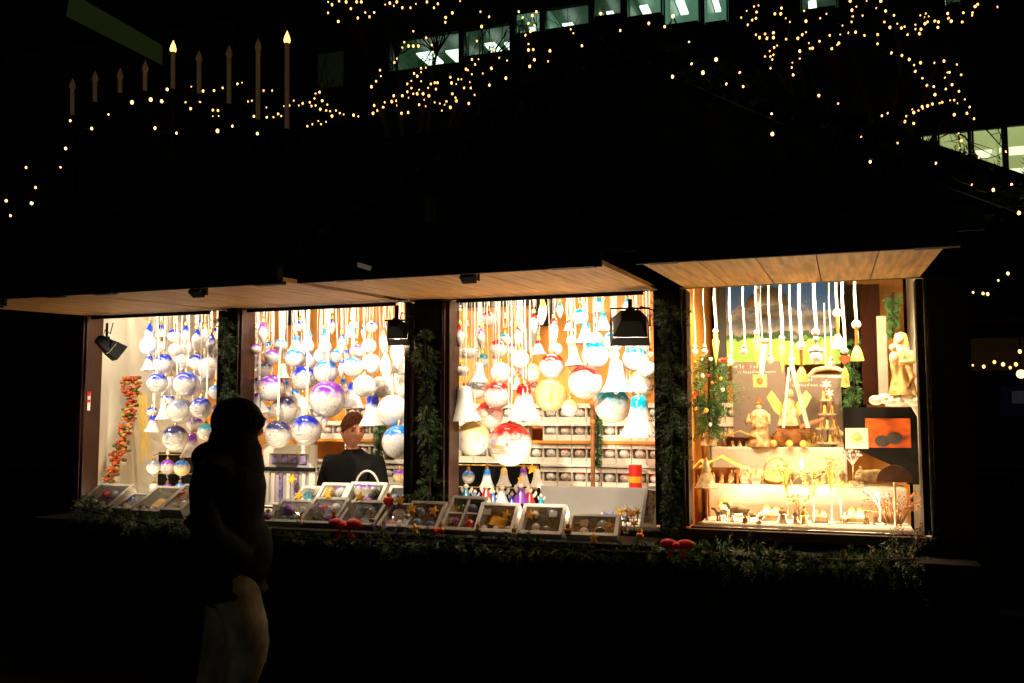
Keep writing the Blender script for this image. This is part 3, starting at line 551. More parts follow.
rc = random.Random(8); lc = [(268, 516, 'lilac'), (300, 522, 'white'), (334, 517, 'copper'), (372, 520, 'silver'), (384, 527, 'lilac'), (407, 516, 'white'), (441, 530, 'copper'), (478, 530, 'silver'), (514, 534, 'white'), (568, 531, 'copper'), (626, 533, 'silver'), (640, 536, 'copper')]
cm = {'lilac': mat('lilac_gloss', (.4, .2, .6), .15, coat=.6), 'white': mat('white_gloss', (.75, .72, .68), .15, coat=.6), 'copper': mat('copper_gloss', (.7, .25, .06), .2, .6), 'silver': mat('silver_gloss', (.5, .5, .52), .15, .8)}
near = ['beside the passer-by', 'left of the red bow', 'left of the red bow, near its loop', 'right of the red bow', 'right of the red bow, next to the narrow tray', 'before the dark garlanded post', 'at the left foot of the third opening', 'between divided tray and card box', 'between card box and pale ball box', 'left of the low white box', 'at the right end of the low white box', 'by the foot of the thick fir garland']
for (px, py, c), nr in zip(lc, near): simple_ball(px, py, -.3+rc.uniform(-.06, .02), rc.uniform(2.6, 4.2), cm[c], 'small_bauble', f'small {c} bauble on the counter {nr}', 'bauble')
# price cards clipped to trays
for i, (px, py) in enumerate(((276, 507), (311, 506), (349, 505), (399, 512), (451, 520), (487, 512), (553, 514), (584, 523))):
    p = W(px, py, -.2); t = thing('price_card', f'blank cream price card standing on the trays, {nth(i, 8)} of eight', 'price card', p, random.uniform(-.2, .2), 'price cards on the trays', rot=(R(-15), 0, random.uniform(-.2, .2)))
    MB().box((0, 0, 0), (.045, .002, .032)).build('card', white_p, t); MB().tube([(0, .003, -.015), (0, .006, -.05)], .002, 5).build('pin', gold, t)
# basket with handle
p = W(367, 500, .06); t = thing('basket', 'small white wicker basket with arched handle holding lilac balls, before the seller', 'basket', p)
MB().lathe([(.06, 0), (.085, .07), (.08, .07), (.055, .005), (.001, .005)], wob=.04).build('bowl', white_p, t)
MB().tube([(.085*math.cos(a), 0, .06+.12*math.sin(a)) for a in [math.pi*i/12 for i in range(13)]], .007, 8).build('handle', white_p, t)
for i in range(4): b = link('ball', UM['ball', 'plain'], t, (-.045+.03*i, -.02+.02*(i % 2), .075)); b.scale = (.025,)*3; b.color = (*COL['P'][0], 1)
# blue-white cluster of little figures right of seller
for i, (px, py, c) in enumerate(((388, 503, 'W'), (394, 502, 'B'), (400, 500, 'S'), (405, 502, 'W'))):
    angel(px, py, 16, .1, c, ['tiny white', 'tiny deep blue', 'tiny sky blue', 'tiny white rightmost'][i]+' angel right of the white basket')
# white frame card at the right of opening three, flowers
p = W(648, 527, -.02); t = thing('framed_picture', 'white picture frame leaning at the right post of the third opening', 'picture frame', p, rot=(R(-14), R(6), 0))
MB().box((-.036, 0, .11), (.018, .015, .23)).box((.036, 0, .11), (.018, .015, .23)).box((0, 0, .217), (.054, .015, .018)).box((0, 0, .009), (.054, .015, .018)).build('frame', white_p, t)
MB().box((0, .005, .11), (.056, .004, .19)).build('picture', mat('mottled_picture', (.5, .3, .2), .6, var=.9, scale=40), t)
fc = {'blue': mat('blue_petal', (.05, .13, .7), .5), 'yellow': mat('yellow_petal', (.95, .6, .03), .5), 'orange': mat('orange_petal', (.9, .2, .03), .5), 'white': white_p}
for i, (px, py, c) in enumerate(((594, 521, 'orange'), (601, 518, 'white'), (607, 516, 'blue'), (614, 517, 'blue'), (620, 512, 'yellow'), (626, 519, 'blue'), (631, 514, 'orange'), (637, 512, 'yellow'), (618, 522, 'yellow'), (634, 523, 'yellow'), (604, 523, 'white'), (626, 510, 'white'))):
    p = W(px, py, .0); t = thing('felt_flower', f'{c} felt flower, {nth(i, 12)} as counted in the bunch under the grey board', 'flower', p, group='felt flowers under the grey board')
    MB().star((0, 0, .0), .03, .014, 6, .4, random.random()).build('petals', fc[c], t); MB().ball((0, -.012, 0), .01, 8).build('centre', yellow_star, t); MB().tube([(0, .003, -.01), (0, .01, -.06)], .003, 5).build('stem', fir, t)
# ------------------------------------------------------------------ fir garlands
def garland(path, rad, n, name, label, m=fir, tips=None, needle=.035):
    pts = [Vector(p) for p in path]; segs = [(pts[i], pts[i+1]) for i in range(len(pts)-1)]; L = sum((b-a).length for a, b in segs)
    vs = []; fs = []; vs2 = []; fs2 = []; seed_ = random.random()*9
    for i in range(n):
        q = random.random()*L
        for a, b in segs:
            l = (b-a).length
            if q <= l: break
            q -= l
        t = (b-a).normalized(); p = a+t*min(q, l); u = t.orthogonal().normalized(); v = t.cross(u); an = random.random()*math.tau
        o = u*math.cos(an)+v*math.sin(an); lump = .75+1.5*noise.noise(p*5+Vector((seed_, 0, 0)))
        d = (o+t*random.uniform(-.5, .9)+Vector((0, 0, -.25))).normalized(); ln = rad*random.uniform(.5, 1.25)*max(.4, lump)
        tip = random.random() < .12 and tips
        V, Fs = (vs2, fs2) if tip else (vs, fs)
        for k in range(9):                                       # one twig = a row of needles
            c = p+o*rad*.15+d*ln*(k+1)/9+Vector((0, 0, -.012*(k/9)**2))
            for s in (-1, 1):
                side = d.cross(Vector((random.uniform(-1, 1), random.uniform(-1, 1), random.uniform(-1, 1)))).normalized()*s
                e = c+(side*.8+d*.7)*needle*(1.1-k/14); w = d*.0035
                j = len(V); V += [c-w, c+w, e]; Fs.append((j, j+1, j+2))
    t = thing(name, label, 'fir garland', pts[0]); off = -pts[0]
    o = MB(); o.v = [x+off for x in vs]; o.f = fs
    me = bpy.data.meshes.new('twigs'); me.from_pydata(o.v, [], o.f); me.materials.append(m); link('twigs', me, t)
    if vs2:
        me = bpy.data.meshes.new('pale_tips'); me.from_pydata([x+off for x in vs2], [], fs2); me.materials.append(tips); link('pale_tips', me, t)
    MB().tube([x+off for x in pts], .008, 6).build('rope', bark, t); return t
garland([W(x, y, -.4) for x, y in ((78, 508), (150, 524), (250, 533), (330, 541), (430, 541), (520, 548), (600, 551), (660, 553))], .075, 900, 'fir_garland', 'long fir garland draped along the counter edge below the display boxes', tips=fir_y)
garland([W(x, y, -.33) for x, y in ((668, 552), (730, 555), (800, 562), (850, 561), (915, 560))], .10, 520, 'fir_garland', 'bushy fir garland under the glazed display, right of the red bow', tips=fir_y)
garland([W(x, y, -.1) for x, y in ((226, 318), (229, 370), (232, 430), (234, 500))], .08, 260, 'fir_garland', 'fir garland hanging on the post behind the passer-by head', tips=fir_y)
garland([W(x, y, -.11) for x, y in ((424, 330), (426, 385), (428, 440), (430, 500))], .085, 300, 'fir_garland', "fir garland on the post between the seller's and the third opening", tips=fir_y)
garland([W(x, y, -.1) for x, y in ((668, 300), (670, 360), (673, 420), (671, 480), (673, 545))], .1, 420, 'fir_garland', 'thick fir garland on the post left of the glazed display', tips=fir_y)
garland([(x, -.5, GZ-.05-abs(x-GX)*GS) for x in (GX-1.9, GX-1, GX)]+[(x, -.5, GZ-.05-abs(x-GX)*GS) for x in (GX+1, GX+2.7)], .1, 700, 'fir_garland', 'dark fir garland following the gable edge of the stall roof')
garland([W(x, y, .9) for x, y in ((596, 398), (598, 430), (597, 466))], .05, 90, 'fir_garland', 'short green garland hanging before the gift cartons', m=mat('bright_fir', (.06, .16, .04), .6, var=.5))
garland([W(x, y, 1.0) for x, y in ((380, 420), (379, 455))], .05, 60, 'fir_garland', "short green garland on the back wall right of the seller's head", m=MATS['bright_fir'])
t = thing('copper_pole', 'slim orange copper pole standing before the gift cartons', 'pole', W(593, 489, .85)); MB().tube([(0, 0, 0), (0, 0, .55)], .014, 10).build('shaft', carve_d, t); MB().ball((0, 0, .56), .022).ball((0, 0, .44), .02).build('knob', mat('orange_felt', (.85, .2, .03), .6), t)
# red bows
def bow(px, py, Y, w, label):
    p = W(px, py, Y); t = thing('red_bow', label, 'bow', p)
    for s in (-1, 1):
        MB().ball((s*w*.28, 0, .01), w*.3, 14, (1, .45, .55)).build('loop', red_v, t, 60)
        MB().prism([(s*.01, 0), (s*w*.35, -w*.3), (s*w*.2, -w*.38)], -.01, .0).build('tail', red_v, t)
    MB().ball((0, -.02, .005), w*.13, 12).build('knot', red_v, t, 60)
bow(345, 526, -.44, .19, 'large red velvet bow on the garland below the seller')
bow(677, 546, -.42, .15, 'red velvet bow at the foot of the post left of the glazed display')
bow(437, 532, -.42, .07, 'small red bow below the box before the dark post')
# dried fruit garland on cream side wall
XW = -4.93
t = thing('fruit_garland', 'hanging garland of dried orange slices and berries on the cream side wall', 'dried garland', WX(128, 380, XW))
base = WX(128, 380, XW); ofm = mat('dried_orange', (.5, .07, .012), .6, var=.5, scale=20, alt=(.45, .06, .01)); ylm = mat('dried_leaf_yellow', (.5, .25, .03), .6, var=.5, scale=20); grm = mat('dried_leaf_green', (.1, .09, .02), .7, var=.4, scale=20)
mo, my, mg = MB(), MB(), MB()
for (x, y, r, n) in ((128, 386, .075, 34), (130, 400, .06, 24), (126, 415, .05, 18), (122, 430, .05, 18), (119, 445, .05, 18), (115, 458, .05, 16), (111, 470, .045, 14), (107, 480, .035, 8)):
    c = WX(x, y, XW)-base
    for k in range(int(n*1.9)):
        o = c+Vector((random.uniform(.0, .05), random.uniform(-r, r)*1.0, random.uniform(-r*.9, r*.9))); q = random.choice([mo, mo, my, mg])
        q.ball(o, random.uniform(.012, .026), 7, (.8, 1, .6))
mo.build('orange_slice_row', ofm, t, 60); my.build('yellow_berries', ylm, t, 60); mg.build('dry_leaves', grm, t, 60)
rb = MB()
for x0, x1, y1 in ((131, 134, 462), (137, 142, 466), (134, 137, 455)):
    a, b = WX(x0, 395, XW)-base, WX(x1, y1, XW)-base
    for i in range(6):
        p0 = a.lerp(b, i/6)+Vector((.075, .006*math.sin(i*2), 0)); p1 = a.lerp(b, (i+1)/6)+Vector((.075, .006*math.sin(i*2+2), 0))
        rb.add([p0-Vector((0, .011, 0)), p0+Vector((0, .011, 0)), p1+Vector((0, .011, 0)), p1-Vector((0, .011, 0))], [(0, 1, 2, 3)])
rb.build('yellow_ribbon', mat('yellow_satin', (.85, .6, .08), .4), t, smooth=None)
p = W(89, 401, -.084); t = thing('price_sticker', 'narrow red and white sticker on the left frame of the leftmost opening', 'sticker', p)
MB().box((0, 0, 0), (.022, .003, .13)).build('paper', white_p, t); MB().box((0, -.003, .05), (.024, .003, .03)).box((0, -.003, 0), (.024, .003, .02)).build('print', red_v, t)
# ------------------------------------------------------------------ glazed display (rightmost opening)
zt = [W(760, y, Y).z for y, Y in ((447, .62), (484, .4), (524, .1))]
st = thing('stepped_display', 'three stepped shelves draped in white cloth inside the glazed display', 'display stand', ((XD[0]+XD[1])/2-.0, .3, 1.0))
cx0 = (XD[0]+XD[1])/2; ww = 1.06
steps = [(.62, .9, zt[0], -.16, .78), (.34, .62, zt[1], -.0, 1.06), (.07, .34, 1.035, 0, 1.08)]
for y0, y1, z, dx, w in steps:
    b = MB().box((dx, (y0+y1)/2-.3, (z+.95)/2-1.0), (w, y1-y0, z-.95))
    b.build('step', cloth_w, st, bevel=.012)
# poster
po = thing('mountain_poster', 'large poster of grey mountains over a green meadow in the glazed display', 'poster', W(727, 366, 1.05))
a, b = W(727, 366, 1.05), W(841, 290, 1.05); wz, wx = b.z-a.z+.06, b.x-a.x
def poster_mat():
    m, nt, bs, out = nodes('poster_print'); N = nt.nodes.new; L = nt.links.new
    tc = N('ShaderNodeTexCoord'); sp = N('ShaderNodeSeparateXYZ'); L(tc.outputs['Generated'], sp.inputs[0])
    nz = N('ShaderNodeTexNoise'); nz.inputs['Scale'].default_value = 5.5; nz.inputs['Detail'].default_value = 10; nz.inputs['Roughness'].default_value = .62; L(tc.outputs['Generated'], nz.inputs['Vector'])
    ad = N('ShaderNodeMath'); ad.operation = 'MULTIPLY_ADD'; ad.inputs[1].default_value = .55; L(nz.outputs[0], ad.inputs[0]); L(sp.outputs[2], ad.inputs[2])
    cr = N('ShaderNodeValToRGB'); e = cr.color_ramp; e.interpolation = 'LINEAR'
    e.elements[0].position = .0; e.elements[0].color = (.22, .5, .07, 1); e.elements[1].position = 1; e.elements[1].color = (.04, .14, .45, 1)
    for ps, c in ((.52, (.3, .55, .12, 1)), (.56, (.03, .08, .03, 1)), (.6, (.05, .09, .06, 1)), (.64, (.3, .27, .25, 1)), (.76, (.1, .11, .13, 1)), (.86, (.36, .33, .31, 1)), (.91, (.08, .18, .42, 1))):
        q = e.elements.new(min(.995, ps*.93)); q.color = c
    mr = N('ShaderNodeMath'); mr.operation = 'MULTIPLY'; mr.inputs[1].default_value = .86; L(ad.outputs[0], mr.inputs[0])
    L(mr.outputs[0], cr.inputs[0]); L(cr.outputs[0], bs.inputs['Base Color']); bs.inputs['Roughness'].default_value = .7; bs.inputs['Specular IOR Level'].default_value = .15; return m
MB().box((wx/2, 0, wz/2), (wx, .006, wz)).build('print', poster_mat(), po, smooth=None)
MB().box((-.03, .005, wz/2-.1), (.05, .012, wz+.3)).box((wx+.025, .005, wz/2-.1), (.03, .012, wz+.3)).box((wx/2, .005, wz+.03), (wx, .012, .05)).build('frame', mat('dark_green_frame', (.03, .035, .025), .6), po)
def sign(px0, py0, px1, py1, Y, label):
    a, b = W(px0, py1, Y), W(px1, py0, Y); w, h = b.x-a.x, b.z-a.z
    t = thing('shop_sign', label, 'sign', a)
    MB().box((w/2, 0, h/2), (w, .006, h)).build('board', mat('taupe_sign_board', (.2, .15, .12), .6, var=.08), t)
    gl = MB(); gr_ = MB(); rnd = random.Random(3)
    for row, (x0, x1, hh, zc) in enumerate(((.04, .5, .024, h-.03), (.12, .86, .017, h-.066))):
        x = x0*w
        while x < x1*w:
            lw = hh*rnd.uniform(.35, .7); q = gr_ if (row == 0 and .22*w < x < .3*w) else gl; kk = hh*(1 if rnd.random() < .3 else .65)
            q.box((x, -.005, zc-hh/2+kk/2), (lw*.3, .002, kk)).box((x+lw*.35, -.005, zc-hh/2+kk*rnd.choice([.1, .5, .95])), (lw*.4, .002, hh*.16)); x += lw*1.1+(hh*.5 if rnd.random() < .15 else 0)
    gl.build('white_lettering', white_p, t); gr_.build('red_lettering', red_v, t); return t
sign(734, 361, 785, 450, 1.0, 'taupe sign with two lines of small white and red lettering, left')
sign(788, 374, 841, 450, 1.02, 'dark taupe sign with small white lettering, right of the other sign')
# decorated wreath-tree left
def wreath(px, y0, y1, Y, wpx, label, n=130, balls=1):
    a, b = W(px, y0, Y), W(px, y1, Y); t = garland([a, b], wpx/2/SC(a), n, 'fir_branch', label, m=MATS['bright_fir'], needle=.03); t['category'] = 'fir branch'
    if not balls: return
    r_ = wpx/2/SC(a); rnd = random.Random(int(px)); ms = [(red_v, 'red_berry'), (mat('orange_felt', (.85, .2, .03)), 'orange_berry'), (white_p, 'white_berry'), (yellow_star, 'golden_berry')]
    for m, nme in ms:
        q = MB()
        for k in range(5): q.ball(Vector((rnd.uniform(-r_, r_)*.8, -r_*.7, -rnd.random()*(a.z-b.z))), rnd.uniform(.008, .014), 8)
        q.build(nme+'_cluster', m, t, 60)
wreath(709, 356, 432, .45, 46, 'green fir branch with red, white and orange balls at the left of the glazed display', 330)
wreath(854, 340, 405, .85, 24, 'dark fir branch hanging behind the wooden pendants', 90, 0)
wreath(893, 292, 335, .7, 22, 'fir branch in the top right corner of the glazed display', 90, 0)
# hanging wooden pendants with ribbons
def ribbon1(t, h, w=.016, dx=0):
    w *= .7
    b = MB(); n = 6; vs = []
    for i in range(n+1):
        q = i/n; x = dx*q+.004*math.sin(q*7); vs += [(x-w/2, 0, q*h), (x+w/2, .004*math.sin(q*9), q*h)]
    b.add(vs, [(2*i, 2*i+1, 2*i+3, 2*i+2) for i in range(n)]); b.build('ribbon', ribbon_m, t, smooth=None)
PD = [(695, 352, 'bead', .008, 'white beads'), (704.7, 352, 'bead', .006, 'thin cord and tiny bead'), (715.5, 338, 'drop', .02, 'wooden icicle'), (731, 362, 'bead', .016, 'long ribbon before the poster edge'), (744.3, 352, 'bead', .012, 'white bead, left over the meadow'), (757, 340, 'drop', .016, 'thin golden icicle'), (770.4, 360, 'bead', .014, 'white bead over the taupe sign'), (782, 345, 'drop', .022, 'golden wooden icicle in the middle'), (791.5, 360, 'bead', .016, 'long white ribbon'), (801.5, 371, 'bell', .022, 'small wooden bell on a thick ribbon'),
      (816, 347, 'snow', .022, 'white wooden snowman'), (831.4, 364, 'bead', .01, 'white bead on a thin cord'), (838, 338, 'wbell', .02, 'white bell with golden neck'), (844.7, 360, 'heart', .022, 'red wooden heart above a gold figure'), (857, 350, 'bell', .02, 'golden lantern bell, rightmost')]
for px, py, k, w, lb in PD:
    Y = .22+.05*(int(px) % 4); p = W(px, py, Y)
    t = thing('wooden_pendant', lb+', hanging on a ribbon in the glazed display', 'pendant', p, group='pendants hanging in the glazed display')
    ribbon1(t, RODZ-p.z, w)
    if k == 'bead': MB().ball((0, -.01, 0), .02).ball((0, -.01, .03), .013).build('bead', white_p, t, 60)
    if k == 'drop': MB().lathe([(.001, -.16), (.012, -.1), (.022, -.02), (.012, .0), (.016, .02), (.001, .03)], wob=.05).build('icicle', straw, t); MB().ball((0, 0, .04), .017).build('bead', white_p, t, 60)
    if k in ('bell', 'wbell'): MB().lathe([(.036, -.06), (.034, -.045), (.022, -.0), (.01, .02), (.001, .025)], n=16).build('bell', straw if k == 'bell' else white_p, t); MB().tube([(0, 0, .02), (0, 0, .12)], .009, 8).build('neck', gold, t); MB().ball((0, 0, .14), .025).build('bead', white_p, t, 60)
    if k == 'snow': MB().ball((0, 0, -.06), .035).ball((0, 0, -.015), .026).ball((.03, 0, -.02), .014).ball((-.03, 0, -.02), .014).build('snowman', white_p, t, 60); MB().ball((0, 0, .08), .022).ball((0, 0, .045), .017).build('bead', white_p, t, 60)
    if k == 'heart':
        MB().prism([(0, -.03), (.03, 0), (.03, .02), (.015, .03), (0, .018), (-.015, .03), (-.03, .02), (-.03, 0)], -.01, .01).build('heart', mat('painted_red_wood', (.6, .13, .04), .5), t, bevel=.004)
        MB().lathe([(.001, -.15), (.024, -.145), (.018, -.1), (.02, -.08), (.008, -.05), (.001, -.03)]).build('figure', straw, t); MB().ball((0, 0, .05), .02).build('bead', white_p, t, 60)
t = thing('hanging_lamp', 'round metal lamp shade hanging before the mountain poster', 'lamp', W(768, 300, .75)); MB().lathe([(.14, -.05), (.13, -.0), (.08, .06), (.02, .08), (.02, .12), (.001, .12)], n=28).build('shade', mat('dull_metal', (.3, .25, .2), .35, .8), t); MB().lathe([(.001, -.035), (.05, -.02), (.05, 0), (.001, 0)]).build('bulb', lamp_face, t); MB().tube([(0, 0, .1), (0, 0, .3)], .004, 5).build('cord', black, t)
# ceramic cone & little square clock & curved shelf bits
t = thing('paper_cone', 'white paper cone with cream rim hanging between the signs', 'cone', W(762, 356, .5)); MB().lathe([(.001, -.13), (.012, -.08), (.03, .04), (.035, .08), (.03, .08), (.001, .0)]).build('cone', white_p, t); MB().lathe([(.036, .07), (.055, .085), (.05, .1), (.034, .09)]).build('rim', carve, t); ribbon1(t, .45, .008)
t = thing('wooden_plaque', 'small square gold plaque with a dark round centre on the taupe sign', 'plaque', W(760, 381, .6)); MB().box((0, 0, 0), (.08, .012, .075)).build('plate', straw, t, bevel=.003); MB().tube([(0, -.008, 0), (0, -.012, 0)], .02, 14).build('centre', carve_d, t); MB().tube([(0, 0, .03), (0, 0, .6)], .002, 5).build('cord', ribbon_m, t)
# carved things on the steps
def place(px, py, step):
    y0, y1, z, dx, w = steps[step]; p = WZ(px, py, z); p.y = min(max(p.y, y0+.04), y1-.03)
    # keep the picture column: re-solve on that depth
    q = W(px, py, p.y); return Vector((q.x, p.y, z))
def carved(t, h, w, m=carve, child=False, hat=False):
    b = MB(); b.lathe([(.001, 0), (w*.5, 0), (w*.52, h*.04), (w*.38, h*.2), (w*.3, h*.45), (w*.38, h*.62), (w*.3, h*.72), (w*.13, h*.78), (w*.001, h*.8)], n=20, wob=.06, sq=.8)
    b.build('robe', m, t, 60); MB().ball((0, -.004, h*.86), h*.085, 12, (.85, 1, 1.15)).build('head', m, t, 60)
    for s in (-1, 1): MB().tube([(s*w*.34, 0, h*.66), (s*w*.42, -w*.2, h*.5), (s*w*.1, -w*.42, h*.52)], [h*.05, h*.045, h*.03], 8).build('arm', m, t, 60)
    if hat: MB().lathe([(h*.12, h*.9), (h*.07, h*.92), (h*.06, h*1.0), (.001, h*1.02)]).build('hat', carve_d if m is not carve_d else carve, t)
def fig(name, px, py, step, hpx, wpx, label, cat='figurine', m=carve, **k):
    p = place(px, py, step); s = SC(p); t = thing(name, label, cat, p, random.uniform(-.3, .3), 'carved wooden figures in the glazed display'); carved(t, hpx/s, wpx/s, m, **k); return t
fig('carved_figure', 702, 446, 0, 18, 11, 'small carved figure on the top step, left of the pair of huts'); fig('carved_figure', 712, 446, 0, 20, 11, 'second small carved figure on the top step beside the fir branch')
t_ = fig('carved_saint', 760, 447, 0, 48, 26, 'tall pale carved saint standing on the top step before the taupe sign', hat=True)
fig('carved_figure', 838, 446, 0, 22, 12, 'small carved figure at the right end of the top step')
def crib(px, py, step, wpx, hpx, label):
    p = place(px, py, step); s = SC(p); w, h = wpx/s, hpx/s; t = thing('nativity_hut', label, 'nativity hut', p, 0)
    MB().box((0, .03, h*.3), (w*.8, .01, h*.6)).box((-w*.38, 0, h*.3), (.01, .07, h*.6)).box((w*.38, 0, h*.3), (.01, .07, h*.6)).build('wall', carve_d, t)
    MB().prism([(-w/2, h*.58), (0, h), (w/2, h*.58), (w/2, h*.66), (0, h*1.08), (-w/2, h*.66)], -.05, .06).build('roof', straw, t)
    for q in (-.2, 0, .2): MB().lathe([(.001, 0), (w*.07, 0), (w*.04, h*.25), (w*.045, h*.33), (.001, h*.42)], c=(w*q, -.01, 0), n=10).build('tiny_figure', carve, t)
    return t
crib(740, 448, 0, 36, 15, 'low wooden hut with straw roof on the top step'); crib(722, 484, 1, 42, 26, 'nativity hut with tiny figures on the middle step, left'); crib(702, 484, 1, 18, 22, 'small nativity hut at the left wall on the middle step')
def animal(px, py, step, hpx, label, m=carve, kind='carved_sheep'):
    p = place(px, py, step); s = SC(p); h = hpx/s; t = thing(kind, label, 'carved animal', p, random.choice([0, math.pi])+random.uniform(-.4, .4), 'carved animals in the glazed display')
    b = MB().ball((0, 0, h*.6), h*.3, 14, (1.5, .8, .85)); b.tube([(h*.35, 0, h*.65), (h*.5, 0, h*.88)], [h*.15, h*.11], 8); b.ball((h*.58, 0, h*.9), h*.13, 10, (1.5, .9, .9))
    for x in (-.3, .3):
        for y in (-.12, .12): b.tube([(x*h, y*h, h*.5), (x*h*1.05, y*h, h*.22), (x*h, y*h, 0)], [h*.08, h*.055, h*.05], 7)
    b.tube([(-h*.42, 0, h*.65), (-h*.52, 0, h*.5)], [h*.04, h*.03], 6).build('body', m, t, 60)
    for y in (-1, 1): MB().ball((h*.5, y*h*.13, h*.95), h*.05, 8, (.6, 1.4, .7)).build('ear', m, t, 60)
for px, py, st_, h, lb in ((745, 484, 1, 14, 'sheep with pale wool in the middle of the second step'), (757, 484, 1, 18, 'taller carved sheep beside the straw basket'), (753, 523, 2, 11, 'little sheep between the two brown gnomes'), (738, 523, 2, 20, 'carved donkey on the lowest step left of the brown gnome'), (722, 523, 2, 14, 'carved lamb beside the mushroom lamp'), (815, 484, 1, 14, 'sheep right of the glowing tea light'), (800, 446, 0, 10, 'tiny sheep by the rocking bird on the top step')):
    animal(px, py, st_, h, lb)
rk = random.Random(21)
for stp, nm, y_, xs_ in ((0, 'top', 446, (722, 730, 772, 808, 816)), (1, 'middle', 484, (712, 733, 766, 789, 826, 834, 843, 862)), (2, 'lowest', 524, (718, 731, 781, 794, 806, 846, 866, 874))):
    for i, x_ in enumerate(xs_):
        p = place(x_+rk.uniform(-2, 2), y_, stp); h_ = rk.uniform(10, 19)/SC(p)
        t = thing('tiny_figure', f'tiny pale carved figure, {nth(i, len(xs_))} of the small ones on the {nm} step', 'figurine', p, rk.uniform(-.5, .5), 'tiny carved figures in the glazed display')
        carved(t, h_, h_*rk.uniform(.4, .6), rk.choice([carve, straw, carve]), hat=rk.random() < .4)
# straw basket, bright tea light
p = place(777, 484, 1); s = SC(p); t = thing('straw_basket', 'round straw basket on the middle step', 'basket', p); MB().lathe([(.001, 0), (.05, 0), (.075, .03), (.08, .07), (.074, .08), (.05, .075), (.001, .08)], wob=.06, n=28).tube([(.07*math.cos(a), 0, .07+.08*math.sin(a)) for a in [math.pi*i/10 for i in range(11)]], .006, 6).build('bowl', straw, t)
p = place(802, 484, 1); t = thing('tea_light_holder', 'glowing tea light holder on the middle step', 'candle holder', p); MB().lathe([(.001, 0), (.05, 0), (.06, .03), (.055, .07), (.05, .07), (.05, .03), (.001, .02)]).build('cup', cloth_w, t); MB().lathe([(.001, .08), (.008, .09), (.012, .11), (.006, .135), (.001, .15)], n=12).build('flame', emi('tea_flame', (1, .6, .25), 8), t)
lamp_obj('tea_glow', 'POINT', t, (0, 0, .12), (0, 0, 0), 1.3, (1, .6, .25), shadow_soft_size=.02)
# rocking bird with outspread wings, base, balls
p = place(790, 447, 0); s = SC(p); t = thing('carved_angel', 'golden winged angel on a dark brown burl at the middle of the top step', 'figurine', p)
MB().ball((0, 0, .075), .075, 10, (1.2, .8, .85)).ball((-.05, -.02, .05), .05, 8).ball((.06, 0, .1), .05, 8, (1.6, 1, .6)).build('burl', carve_d, t, 20)
MB().lathe([(.001, .12), (.07, .13), (.05, .2), (.035, .27), (.001, .3)], n=16, wob=.06).build('robe', carve, t); MB().ball((0, 0, .32), .028).build('head', carve, t, 60)
for sgn in (-1, 1): MB().prism([(0, .2), (sgn*.1, .34), (sgn*.13, .3), (sgn*.09, .22), (sgn*.03, .16)], .01, .025).build('wing', straw, t)
MB().ball((-.09, -.07, .022), .022).ball((0, -.08, .022), .022).ball((.08, -.07, .022), .022).build('base_ball', straw, t, 60)
MB().tube([(.06, -.04, .12), (.2, -.03, .17)], [.016, .01], 8).build('horn', carve_d, t)
# tiered christmas pyramid
p = place(828, 447, 0); t = thing('christmas_pyramid', 'tiered golden christmas pyramid at the right of the top step', 'christmas pyramid', p)
for i in range(4):
    r_ = .085-.016*i; z = .02+.085*i; MB().lathe([(.001, 0), (r_, 0), (r_, .01), (.001, .01)], c=(0, 0, z), n=24).build('tier', carve, t)
    q = MB()
    for k in range(6-i): a = k*math.tau/(6-i)+.3*i; q.tube([(r_*.85*math.cos(a), r_*.85*math.sin(a), z+.01), (r_*.7*math.cos(a), r_*.7*math.sin(a), z+.085)], .004, 6)
    q.build('posts', carve_d, t)
    for k in range(5-i): a = k*math.tau/(5-i); MB().lathe([(.001, .01), (.012, .01), (.007, .04), (.009, .052), (.001, .06)], c=(r_*.5*math.cos(a), r_*.5*math.sin(a), z), n=8).build('tiny_figure', straw, t)
MB().tube([(0, 0, .02), (0, 0, .42)], .005, 8).build('axle', carve_d, t)
for k in range(8): a = k*math.tau/8; MB().box((.05*math.cos(a), .05*math.sin(a), .42), (.075, .022, .003), rot=(R(25), 0, a)).build('rotor_blade', white_p, t)
# arched candle bridge over top right
t = thing('candle_bridge', 'white curved wooden bow hanging above the christmas pyramid', 'wooden bow', W(826, 372, .5)); MB().tube([(-.1, 0, -.025), (-.06, 0, .012), (0, 0, .025), (.06, 0, .02), (.11, 0, -.005)], [.009, .013, .014, .012, .008], 8).build('bow', carve, t, 60); MB().tube([(0, 0, .03), (0, 0, .4)], .003, 5).build('cord', ribbon_m, t)
MB().star((.0, -.01, -.07), .03, .012, 6).star((.015, -.01, -.12), .028, .012, 6).build('snowflake', white_p, t)
t = thing('crossed_ribbon', 'broad white ribbon running diagonally over the right sign', 'ribbon', W(808, 428, .3)); a = W(791, 362, .3)-W(808, 428, .3); MB().add([(-.012, 0, 0), (.012, 0, 0), (a.x+.012, 0, a.z), (a.x-.012, 0, a.z)], [(0, 1, 2, 3)]).build('band', ribbon_m, t, smooth=None); a = Vector((-.09, .02, .34)); MB().add([(-.14, 0.02, 0), (-.125, .02, 0), (-.1+.012, .02, .34), (-.1-.002, .02, .34)], [(0, 1, 2, 3)]).build('thin_band', ribbon_m, t, smooth=None)
